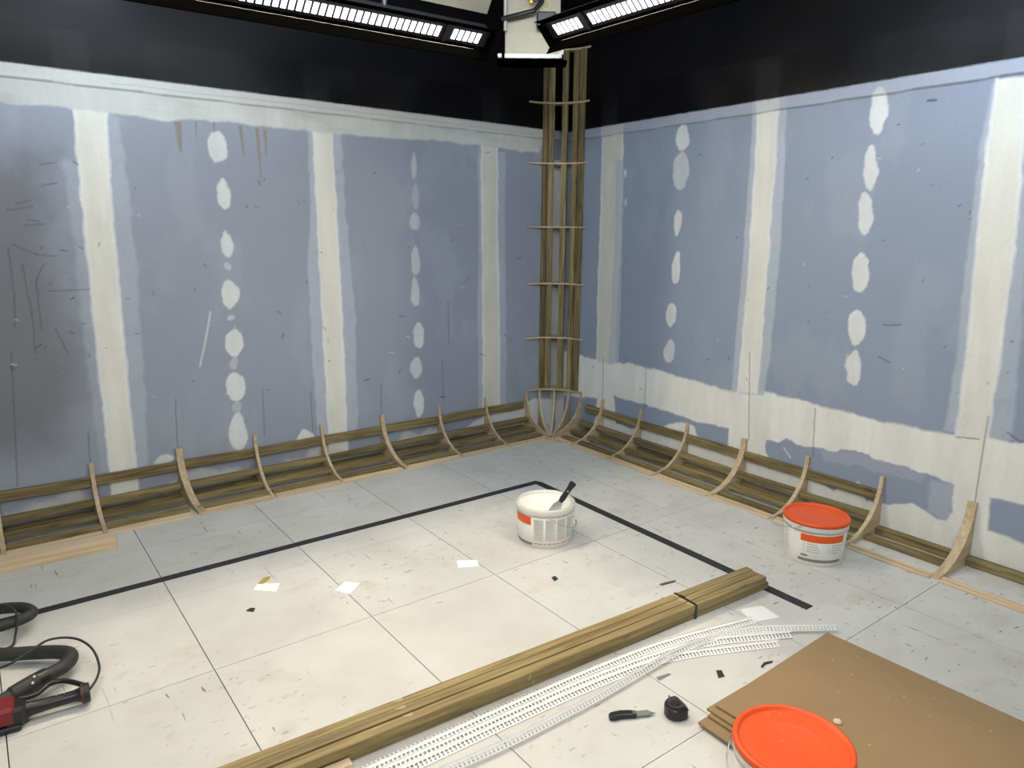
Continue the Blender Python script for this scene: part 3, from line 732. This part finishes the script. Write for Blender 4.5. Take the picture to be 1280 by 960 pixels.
# closed buckets
B2 = (-.515, -2.505, 0); view2 = math.atan2(CC[1]-B2[1], CC[0]-B2[0])
e2, _ = bucket(B2, view2+.05, 'closed white bucket with orange lid on the floor against the rib cove', 'panel')
bail(e2, 0, 0, [cyl(rt+.006, -26, h-.014), cyl(rt+.020, -40, h-.026), cyl(rt+.036, -56, h-.040), cyl(rt+.048, -72, h-.050), cyl(rt+.048, -92, h-.052), cyl(rt+.030, -118, h-.042), cyl(rt+.018, -145, h-.028), cyl(rt+.004, -172, h-.014)])
ZST = .0445
B3 = (-2.045, -3.352, ZST); view3 = math.atan2(CC[1]-B3[1], CC[0]-B3[0])
e3, _ = bucket(B3, view3+1.0, 'closed white bucket with scuffed orange lid standing by the brown sheets', 'panel')
bail(e3, 0, 0, [cyl(rt+.006, -152, h-.020), cyl(rt+.012, -145, h-.050), cyl(rt+.014, -130, h-.085), cyl(rt+.014, -100, h-.110), cyl(rt+.014, -60, h-.110), cyl(rt+.014, -20, h-.080), cyl(rt+.006, 28, h-.020)])

# ------------------------------------------------------------------ stack of brown sheets
sh = [(-1.905, -1.215, -2.992, .004, 'bottom brown hardboard sheet of the stack, flat on the floor'),
      (-1.925, -1.205, -2.975, -.006, 'second brown hardboard sheet up from the floor, jutting out at one corner'),
      (-1.885, -1.195, -2.968, .010, 'third brown hardboard sheet up from the floor in the stack'),
      (-1.870, -1.190, -2.962, -.004, 'fourth brown hardboard sheet, second from the top of the stack'),
      (-1.845, -1.163, -2.953, .030, 'top brown hardboard sheet of the stack, dusted with white specks')]
zz = .0
for k, (x0, x1, y1, rot, lab) in enumerate(sh):
    w = x1-x0; th = .0085
    o = MB().box((-w/2, -.61, th/2), (w, 1.22, th)).build('hardboard_sheet', 'mdf', bevel=.0006)
    o.location = (x1, y1, zz); o.rotation_euler = (0, 0, rot); tag(o, lab, 'sheet'); zz += th+.0003

# ------------------------------------------------------------------ batten bundle
pa = Vector((-.985, -2.520, 0)); pb = Vector((-3.10, -2.402, 0)); dx = (pb-pa).normalized(); dy = Vector((-dx.y, dx.x, 0))
if dy.y > 0: dy = -dy
LB = 3.0
def bt(off, z0, w, h, s0=0.0, s1=LB, mat='batten_pile', sk=0.0):
    a = pa+dx*s0+dy*off+Vector((0, 0, z0+h/2)); bq = pa+dx*s1+dy*(off+sk)+Vector((0, 0, z0+h/2))
    o = timber('timber_batten', a, bq, w, h, mat); return o
BL = ['lower-layer timber batten of the strapped bundle, on the side away from the beads', 'lower-layer timber batten in the middle of the strapped bundle', 'lower-layer timber batten of the strapped bundle, on the side facing the beads', 'top-layer timber batten of the strapped bundle, on the side away from the beads', 'top-layer timber batten in the middle of the strapped bundle', 'top-layer timber batten of the strapped bundle, on the side facing the beads']
k = 0
for (off, z0, w, h, s0, sk) in [(-.0375, 0.0, .036, .029, .012, 0), (-.0010, 0.0, .036, .029, .0, 0), (.0355, 0.0, .036, .029, -.016, .004),
                           (-.037, .0295, .036, .031, .0, .0), (.0005, .0295, .036, .031, .008, .000), (.038, .0295, .036, .031, .004, .012)]:
    o = bt(off, z0, w, h, s0, LB+s0, sk=sk); tag(o, BL[k], 'batten', 'treated battens in the strapped bundle'); k += 1
o = bt(.0755, 0, .030, .022, 1.88, LB, 'pine'); tag(o, 'pale pine offcut board lying against the side of the batten bundle', 'board')
# strap
st = empty('strap', pa+dx*.44); tag(st, 'black plastic strap tied around the batten bundle', 'strap')
R3 = Matrix((dx, dy, Vector((0, 0, 1)))).transposed()
s = MB()
s.box(R3 @ Vector((0, .001, .0612)), (.012, .118, .0014), R3).box(R3 @ Vector((0, .0592, .031)), (.012, .0014, .060), R3).box(R3 @ Vector((0, -.0562, .031)), (.012, .0014, .060), R3)
s.build('band', 'black_plastic', st)
s = MB().box(R3 @ Vector((0, -.02, .0628)), (.016, .022, .003), R3).build('buckle', 'black_plastic', st)

# ------------------------------------------------------------------ loose pine boards by the cove
for (y, z0, w, x1, lab) in [(-.452, 0, .105, -3.155, 'lower pale pine board lying flat at the foot of the rib cove'), (-.432, .0205, .085, -3.150, 'upper pale pine board lying on the lower pine board by the cove')]:
    o = timber('pine_board', (-4.6, y+.03, z0+.010), (x1, y, z0+.010), w, .020, 'pine'); tag(o, lab, 'board')

# ------------------------------------------------------------------ perforated plaster beads
def bead(path, z, wing, label, opening=.9, roll=0.0, pitch=.014, group='perforated plaster beads beside the timber bundle', lift=None):
    pts = [P(x, y, z) for x, y in path]
    first = pts[0]; d0 = (pts[0]-pts[1]).normalized(); pts = [first+d0*.55]+pts
    pts = resample(catmull(pts, 10), pitch); n = len(pts)
    if lift:
        for k, p_ in enumerate(pts): p_.z += lift(k/(n-1))
    org = pts[n//2].copy(); org.z = 0
    mb = MB(); rows = []
    prof2 = [0.0, .10, .32, .62, .70, 1.0]
    for k, p_ in enumerate(pts):
        t = (pts[min(k+1, n-1)]-pts[max(k-1, 0)]).normalized(); sd = t.cross(Vector((0, 0, 1))).normalized(); up = Vector((0, 0, 1))
        ring = []
        for sgn in (-1, 1):
            dirw = sd*sgn*math.sin(opening+roll*sgn)-up*math.cos(opening+roll*sgn)
            ring.append([p_-org+dirw*(wing*q)+(up*.002 if q == 0 else Vector()) for q in prof2])
        rows.append(ring)
    def addq(a, b_, c, d_):
        i = len(mb.v); mb.v += [a, b_, c, d_]; mb.f.append((i, i+1, i+2, i+3))
    for k in range(n-1):
        for w in (0, 1):
            A, B_ = rows[k][w], rows[k+1][w]
            for j in range(5):
                if j in (2,) :          # big holes: keep only a bar
                    f = .34
                elif j == 4 or j == 0 or j == 3: f = 1.0
                else: f = .55
                if j == 1: f = 1.0
                if j == 4:
                    # outer flange with small holes: split in two bars
                    m0 = [a.lerp(b2, .5) for a, b2 in zip(A, B_)]
                    addq(A[4], A[5], A[5].lerp(B_[5], .55), A[4].lerp(B_[4], .55))
                    continue
                if f >= 1: addq(A[j], A[j+1], B_[j+1], B_[j])
                else: addq(A[j], A[j+1], A[j+1].lerp(B_[j+1], f), A[j].lerp(B_[j], f))
            # closing lip
            lip = [r[w][5]+(r[w][5]-r[w][4])*.55 for r in (rows[k], rows[k+1])]
            addq(A[5], lip[0], lip[1], B_[5])
    o = mb.build('plaster_bead', 'bead'); o.location = org
    tag(o, label, 'plaster bead', group); return o
W_ = .020
GL = 'white perforated plaster bead lying in the sheaf along the timber bundle'
bead([(548, 960), (600, 938), (640, 920), (670, 905), (744, 867), (800, 835), (840, 813), (880, 796), (931, 784), (985, 781), (1045, 780)], .030, .021, 'white perforated plaster bead bending away across the others, longest of the sheaf', .75)
bead([(456, 960), (640, 878), (720, 843), (800, 811), (860, 792), (941, 771)], .014, .024, 'white perforated bead tucked against the timber bundle, its tip on the white paper', 1.15)
bead([(476, 960), (640, 887), (720, 852), (800, 822), (880, 799), (988, 788)], .019, .025, 'white perforated bead in the middle of the sheaf, riding on top of its neighbours', 1.05)
bead([(498, 960), (640, 895), (720, 860), (800, 829), (860, 814), (972, 800)], .014, .024, 'white perforated bead of the sheaf lying farthest out from the timber bundle', 1.15)

# ------------------------------------------------------------------ papers and scraps
def sheet(name, pxs, mat, label, cat, th=.0006, z=.0006, group=None):
    o = slab(name, [P(x, y) for x, y in pxs], z, z+th, mat); tag(o, label, cat, group); return o
sheet('paper_scrap', [(316, 738), (322, 730), (350, 729), (345, 740)], 'paper', 'white paper scrap on the floor next to the ochre splinter', 'paper')
sheet('paper_scrap', [(418, 738), (431, 727), (450, 729), (437, 743)], 'paper', 'white paper scrap lying across a floor joint', 'paper')
sheet('paper_scrap', [(571, 701), (596, 700), (599, 708), (573, 710)], 'paper', 'white paper scrap on the floor nearest the open bucket', 'paper')
sheet('paper_scrap', [(925, 762), (952, 757), (975, 772), (940, 778)], 'paper', 'white paper sheet under the tips of the plaster beads', 'paper')
sheet('tape_scrap', [(689, 722), (694, 720), (698, 724), (693, 727)], 'tape', 'small black square tape scrap between open bucket and timber bundle', 'scrap')
sheet('tape_scrap', [(895, 838), (902, 838), (906, 846), (898, 848)], 'tape', 'small black tape scrap near the brown sheets', 'scrap')
sheet('tape_scrap', [(308, 764), (313, 761), (319, 761), (317, 765)], 'tape', 'tiny black curled scrap below the paper by the ochre splinter', 'scrap', .004)
sheet('splinter', [(323, 730), (330, 723), (338, 721), (336, 725), (328, 730)], 'leaf', 'ochre wood splinter beside a white paper scrap', 'splinter', .004)
sheet('grey_scrap', [(820, 847), (824, 851), (839, 843), (836, 842)], 'grey_scrap', 'grey triangular scrap between the beads and tape measure', 'scrap', .001)
sheet('splinter', [(824, 731), (834, 728), (845, 726), (843, 728), (828, 732)], 'dark_wood', 'thin brown splinter on the floor behind the timber bundle', 'splinter', .003)
sheet('tape_scrap', [(951, 834), (955, 829), (966, 827), (964, 829), (957, 831), (953, 835)], 'tape', 'thin dark curled strip beside the brown sheets', 'scrap', .004)
sheet('grey_scrap', [(800, 892), (801.5, 891), (802.5, 892.5), (801, 893)], 'paper', 'tiny white crumb of filler by the utility knife', 'scrap', .003)
MB().lathe([(0, 0), (.012, 0), (.014, .004), (.010, .008), (.004, .009), (0, .009)], 9).build('filler_crumb', 'pine', loc=(P(1047, 903, zz).x, P(1047, 903, zz).y, zz-.0005))
tag(bpy.data.objects['filler_crumb'], 'dried filler crumb lying on the top brown sheet', 'crumb')

# ------------------------------------------------------------------ utility knife
k0 = P(761, 899); k1 = P(818, 893)
kd = (k1-k0).normalized(); ks = Vector((-kd.y, kd.x, 0)); kn = (k1-k0).length
kn_e = empty('utility_knife', k0); tag(kn_e, 'folding utility knife with open grey blade on the floor', 'knife')
Rk = Matrix((kd, ks, Vector((0, 0, 1)))).transposed()
def kp(poly, z0, z1, name, mat, bev=.0):
    s = MB(); s.prism([Rk @ Vector((x, y, 0)) for x, y in poly], (0, 0, z0), (0, 0, z1)); return s.build(name, mat, kn_e, bevel=bev)
kl = kn
kp([(0, -.010), (.012, -.014), (.045, -.010), (kl*.58, -.013), (kl*.60, .010), (kl*.45, .015), (.045, .018), (.010, .014), (0, .006)], .001, .016, 'handle', 'black_plastic', .002)
kp([(kl*.52, -.011), (kl*.84, -.011), (kl*.98, -.004), (kl*.86, .013), (kl*.52, .013)], .006, .010, 'blade_holder', 'grey_scrap', .0005)
kp([(kl*.80, -.009), (kl*1.02, -.006), (kl*.88, .010), (kl*.80, .010)], .0072, .0086, 'blade', 'steel')
MB().lathe([(0, .0), (.007, .0), (.006, .003), (0, .003)], 14).build('pivot', 'steel', kn_e, loc=Rk @ Vector((kl*.55, .0, .016)))
kp([(.015, -.010), (.040, -.007), (kl*.5, -.010), (kl*.5, -.0085), (.040, -.0055), (.015, -.0085)], .0162, .0168, 'clip', 'steel')
# ------------------------------------------------------------------ tape measure
tm = empty('tape_measure', P(843, 894), math.atan2(_d[1], _d[0])+.35); tag(tm, 'black tape measure standing on the floor by the utility knife', 'tape measure')
def extr(poly, y0, y1, name, mat, bev=.0, par=tm):
    s = MB(); s.prism([Vector((x, 0, z)) for x, z in poly], (0, y0, 0), (0, y1, 0)); return s.build(name, mat, par, bevel=bev)
body = [(.036*math.cos(a), .036*math.sin(a)) for a in np.linspace(math.radians(20), math.radians(200), 12)]
s = MB()
outl = [(-.034, -.030), (.030, -.032), (.042, -.024), (.042, -.004), (.034, .014), (.020, .028), (.0, .034), (-.018, .031), (-.031, .018), (-.037, 0), (-.037, -.018)]
s.prism([Vector((x, y, 0)) for x, y in outl], (0, 0, .001), (0, 0, .040)); s.build('case', 'black_plastic', tm, bevel=.005)
s = MB(); s.prism([Vector((x*.72, y*.72, 0)) for x, y in outl], (0, 0, .040), (0, 0, .044)); s.build('face_plate', 'black_rubber', tm, bevel=.001)
s = MB(); s.prism([Vector(q+(0,)) for q in ((-.012, -.016), (.010, -.014), (.016, .004), (.002, .018), (-.014, .008))], (0, 0, .0442), (0, 0, .0462)); s.build('lock_button', 'black_metal', tm, bevel=.0006)
MB().tube([Vector((-.032, -.032, .030)), Vector((-.005, -.0365, .031)), Vector((.024, -.036, .030))], .0014, 6).build('trim_line', 'grey_scrap', tm)
MB().tube([Vector((-.032, -.032, .006)), Vector((-.005, -.0365, .006)), Vector((.024, -.036, .006))], .0014, 6).build('trim_line', 'grey_scrap', tm)
MB().box((.046, -.016, .012), (.010, .003, .018)).box((.051, -.016, .006), (.002, .012, .010)).build('hook', 'steel', tm)
MB().tube([Vector((.040, -.010, .034)), Vector((.052, -.010, .034)), Vector((.054, -.010, .018)), Vector((.043, -.010, .014))], .0014, 6).build('belt_clip', 'black_metal', tm)

# ------------------------------------------------------------------ dust hose, sander and cables
def hose(name, path, r, label, ridge=.0012, pitch=.007):
    pts = resample(catmull([P(x, y, z) for x, y, z in path], 12), pitch); org = Vector((pts[len(pts)//2].x, pts[len(pts)//2].y, 0))
    rr = [r+(ridge if k % 2 else 0) for k in range(len(pts))]
    o = MB().tube([p_-org for p_ in pts], rr, 16).build(name, 'black_rubber', smooth=True); o.location = org
    return tag(o, label, 'hose')
sd = empty('sander', (-3.60, -1.60, 0)); tag(sd, 'red and black power sander with long black side handle on the floor', 'power tool')
def rel(p_): return Vector(p_)-sd.location
# hose with collar and connector belongs to the tool
hp = [(-60, 815, .045), (0, 818, .040), (40, 816, .040), (70, 815, .045), (86, 817, .055), (88, 824, .062), (78, 834, .066), (62, 843, .066), (55, 847, .066)]
pts = resample(catmull([P(*q) for q in hp], 12), .006)
MB().tube([rel(p_) for p_ in pts], [.0225+(.0013 if k % 2 else 0) for k in range(len(pts))], 16).build('dust_hose', 'black_rubber', sd, smooth=True)
c0, c1, c2, c3, c4 = P(58, 845, .066), P(46, 851, .066), P(43, 853, .066), P(15, 869, .066), P(-30, 893, .062)
MB().tube([rel(c0), rel(c1)], [.0275, .0275], 20).build('hose_collar', 'black_plastic', sd)
MB().tube([rel(c1), rel(c1.lerp(c3, .08)), rel(c1.lerp(c3, .95)), rel(c3), rel(c3.lerp(c4, .08)), rel(c4)], [.0265, .0280, .0270, .0270, .0215, .020], 20).build('hose_connector', 'black_rubber', sd)
for q in (P(43, 847, .091), P(41, 855, .083)):
    MB().lathe([(0, 0), (.004, .001), (.0045, .004), (.003, .007), (0, .008)], 10).build('collar_stud', 'white_plastic', sd, loc=rel(q))
# handle
h0, h1 = P(33, 887, .040), P(107, 866, .040)
hd = (h1-h0)
MB().tube([rel(h0+hd*t) for t in (-.25, -.05, .08, .30, .55, .80, .90, .95)], [.030, .028, .0215, .0195, .0185, .0185, .022, .026], 18).build('handle', 'black_plastic', sd, smooth=True)
MB().tube([rel(h0+hd*t) for t in (.93, .955)], [.0305, .0305], 20).build('flange_ring', 'dark_red', sd)
MB().tube([rel(h0+hd*t) for t in (.956, 1.06, 1.08)], [.031, .031, .026], 20).build('end_flange', 'black_plastic', sd)
for t in (.10, .52, .66):
    q = h0+hd*t; q = q+Vector((0, 0, .0205))-Vector((_d[0], _d[1], 0))*.004
    MB().lathe([(0, 0), (.003, 0), (.0025, .0015), (0, .002)], 8).build('screw', 'steel', sd, loc=rel(q))
hu = hd.normalized(); hs = Vector((-hu.y, hu.x, 0)); Rh = Matrix((hu, hs, Vector((0, 0, 1)))).transposed()
MB().box(rel(h0+hu*-.17+Vector((0, 0, .012))), (.29, .085, .060), Rh).build('motor_housing', 'red_plastic', sd, bevel=.010)
MB().box(rel(h0+hu*-.03+Vector((0, 0, .004))), (.060, .080, .062), Rh).build('gear_collar', 'black_plastic', sd, bevel=.010)
MB().box(rel(h0+hu*-.17-hs*.002+Vector((0, 0, -.029))), (.31, .088, .020), Rh).build('base_shoe', 'black_plastic', sd, bevel=.004)
s = MB()
for k in range(7): s.box(rel(h0+hu*(-.075-k*.013)-hs*.0425+Vector((0, 0, .008))), (.004, .004, .020), Rh)
s.build('vent_slots', 'black_metal', sd)
MB().box(rel(h0+hu*-.10-hs*.01+Vector((0, 0, .0425))), (.05, .03, .0015), Rh).build('rating_plate', 'white_plastic', sd)
MB().tube([rel(p_) for p_ in catmull([h0+hu*-.02+hs*.02+Vector((0, 0, .03)), P(45, 868, .058), P(62, 855, .060), P(80, 851, .058), P(100, 855, .052), P(106, 858, .050)], 8)], .0085, 10).build('grip_bow', 'black_plastic', sd, smooth=True)
# cable from the flange
cpts = [P(112, 862, .045), P(121, 848, .05), P(124, 832, .05), P(116, 812, .055), P(100, 800, .065), P(80, 797, .075), P(58, 801, .085), P(38, 814, .090), P(22, 824, .090), P(8, 832, .080), P(-30, 845, .06)]
MB().tube([rel(p_) for p_ in catmull(cpts, 8)], .0042, 8).build('cable', 'black_rubber', sd, smooth=True)
# second hose loop with its cable
hose('vacuum_hose', [(-70, 762, .06), (-20, 763, .07), (10, 760, .075), (30, 760, .075), (40, 765, .075), (32, 772, .072), (10, 780, .07), (-20, 789, .065), (-70, 806, .05)], .0200, 'black corrugated vacuum hose looped where the long floor tape ends')
cb = MB(); cp = catmull([P(-20, 760, .12), P(2, 757, .12), P(12, 759, .12), P(20, 766, .11), P(21, 780, .07), P(19, 795, .03), P(14, 808, .006), P(-10, 815, .006)], 8); org = P(15, 800)
o = cb.tube([p_-org for p_ in cp], .0045, 8).build('power_cable', 'black_rubber', smooth=True); o.location = org; tag(o, 'thin black power cable hanging down from the looped vacuum hose', 'cable')

# ------------------------------------------------------------------ light rig at the top of the frame
def strip_light(alongx, label, y, z, s_start, cells1, gap, cells2, pitch=.033):
    """housing runs away from the corner; cells face down and inwards"""
    e = empty('strip_light', (s_start, y, z) if alongx else (y, s_start, z)); tag(e, label, 'light', 'hanging strip lights of the rig')
    L = (cells1+cells2)*pitch+gap+.06
    inn = -1
    def v(s, a, zz):   # s along fixture (away from corner, negative), a towards the room centre
        return Vector((-s, -a, zz)) if alongx else Vector((-a, -s, zz))
    def bx(name, s0, s1, prof3, mat):
        mb = MB(); mb.prism([v(0, a, zz) for a, zz in prof3], v(s0, 0, 0), v(s1, 0, 0)); return mb.build(name, mat, e)
    t = math.radians(48); cx, cz = math.cos(t), math.sin(t)    # face direction: inward/down normal (a=cx,z=-cz)
    # face centre at (0,0); face axis along (cz, cx) -> from bottom/outer to top/inner
    f = lambda u, w: (u*cz+w*cx, u*cx-w*cz)     # u along face, w out of the face
    bx('housing', -.045, L, [f(-.040, -.012), f(.040, -.012), f(.034, -.075), f(-.034, -.075)], 'black_metal')
    bx('front_frame', -.045, L, [f(-.042, -.012), f(.042, -.012), f(.042, -.004), f(-.042, -.004)], 'black_metal')
    bx('lower_barn_door', -.045, L, [f(-.042, -.004), f(-.045, -.004), f(-.059, .075), f(-.056, .075)], 'door_metal')
    bx('door_lip', 0.03, L-.02, [f(-.0435, .020), f(-.0450, .020), f(-.0452, .0212), f(-.0437, .0212)], 'lip')
    bx('upper_barn_door', -.045, L, [f(.042, -.004), f(.045, -.004), f(.085, .035), f(.082, .035)], 'door_metal')
    bx('end_door', -.048, -.043, [f(-.050, -.01), f(.048, -.01), f(.060, .030), f(-.056, .040)], 'door_metal')
    for k in range(cells1+cells2):
        s0 = .0+k*pitch+(gap if k >= cells1 else 0)
        bx('led_cell', s0+.005, s0+pitch-.005, [f(-.026, -.004), f(.026, -.004), f(.026, -.001), f(-.026, -.001)], 'cell')
    bx('bracket', cells1*pitch+gap*.3, cells1*pitch+gap*.7, [f(-.046, -.004), f(.046, -.004), f(.046, .004), f(-.046, .004)], 'black_metal')
    # hanging rod up to the ceiling
    for s1 in (.5, L-.4):
        c = v(s1, -.03, 0); MB().tube([c+Vector((0, 0, .05)), c+Vector((0, 0, CH-z))], .012, 8).build('hanging_rod', 'black_metal', e)
    return e
strip_light(True, 'black strip light with white LED cells, parallel to the wall with the ochre runs', -1.065, 2.398, -1.432, 5, .060, 62)
strip_light(False, 'black strip light with white LED cells, parallel to the wall with the orange-lidded bucket', -1.248, 2.402, -1.40, 6, .055, 66, pitch=.030)

# beige panel light seen from its face, hanging between the strips
pc = Vector((-.985, -.895, 2.395)); fz = Vector((_d[0], _d[1], 0)).normalized(); fx = fz.cross(Vector((0, 0, 1))).normalized()
pe = empty('panel_light', pc); tag(pe, 'beige metal panel light with side rods hanging between the two strip lights', 'light')
Rp = Matrix((fx, fz, Vector((0, 0, 1)))).transposed()
def pb_(name, c, d_, mat, bev=.0): return MB().box(Rp @ Vector(c), d_, Rp).build(name, mat, pe, bevel=bev)
pb_('face_plate', (.004, .0, .22), (.292, .010, .41), 'beige_metal', .002)
pb_('bottom_trim', (.004, -.008, .012), (.296, .012, .022), 'white_metal', .001)
pb_('bottom_frame', (.004, .06, -.012), (.38, .10, .022), 'door_metal', .004)
pb_('housing', (.004, .065, .22), (.30, .11, .42), 'black_metal', .004)
pb_('side_rod', (.166, -.002, .10), (.016, .016, .16), 'white_metal', .003)
pb_('corner_block', (.155, -.004, .020), (.020, .02, .036), 'white_metal', .003)
pb_('corner_block', (-.170, -.004, .014), (.024, .02, .022), 'white_metal', .003)
MB().tube([Rp @ Vector((-.140, -.035, .13)), Rp @ Vector((-.140, -.035, .45)), Rp @ Vector((-.140, -.035, .98))], .010, 12).build('silver_pole', 'white_metal', pe)
MB().tube([Rp @ Vector(q) for q in ((-.16, -.05, .185), (-.08, -.065, .200), (.01, -.065, .222), (.05, -.05, .27), (.07, -.05, .40))], .012, 10).build('clamp_arm', 'black_metal', pe)
MB().tube([Rp @ Vector(q) for q in catmull([(-.10, -.04, .40), (-.02, -.06, .29), (.03, -.06, .27), (.05, -.05, .33), (.10, -.04, .42)], 6)], .005, 8).build('cable', 'black_rubber', pe)
pb_('yellow_knob', (-.006, -.075, .275), (.016, .02, .045), 'yellow', .003)
pb_('dial_plate', (.095, -.012, .285), (.115, .006, .13), 'beige_metal', .002)
MB().lathe([(.020, 0), (.023, 0), (.023, .001), (.020, .001), (.020, 0)], 24).build('dial_ring', 'yellow', pe, loc=Rp @ Vector((.075, -.017, .265)), rot=(math.pi/2, 0, math.atan2(fx.y, fx.x)))
pb_('clamp_head', (.075, -.06, .175), (.10, .07, .075), 'black_metal', .006)
MB().tube([Rp @ Vector((0, .06, .42)), Rp @ Vector((0, .06, CH-2.395))], .014, 10).build('hanging_rod', 'black_metal', pe)
# beige reflector flap above the strip
rf = empty('reflector_flap', (-1.62, -1.12, 2.56)); tag(rf, 'dull beige reflector flap fixed above the strip light by the wall with the ochre runs', 'reflector')
MB().box((0, 0, 0), (.42, .004, .12), Matrix.Rotation(math.radians(35), 3, 'X')).build('flap', 'flap', rf)
MB().tube([Vector((0, .02, 0)), Vector((0, .02, CH-2.56))], .008, 8).build('hanging_rod', 'black_metal', rf)
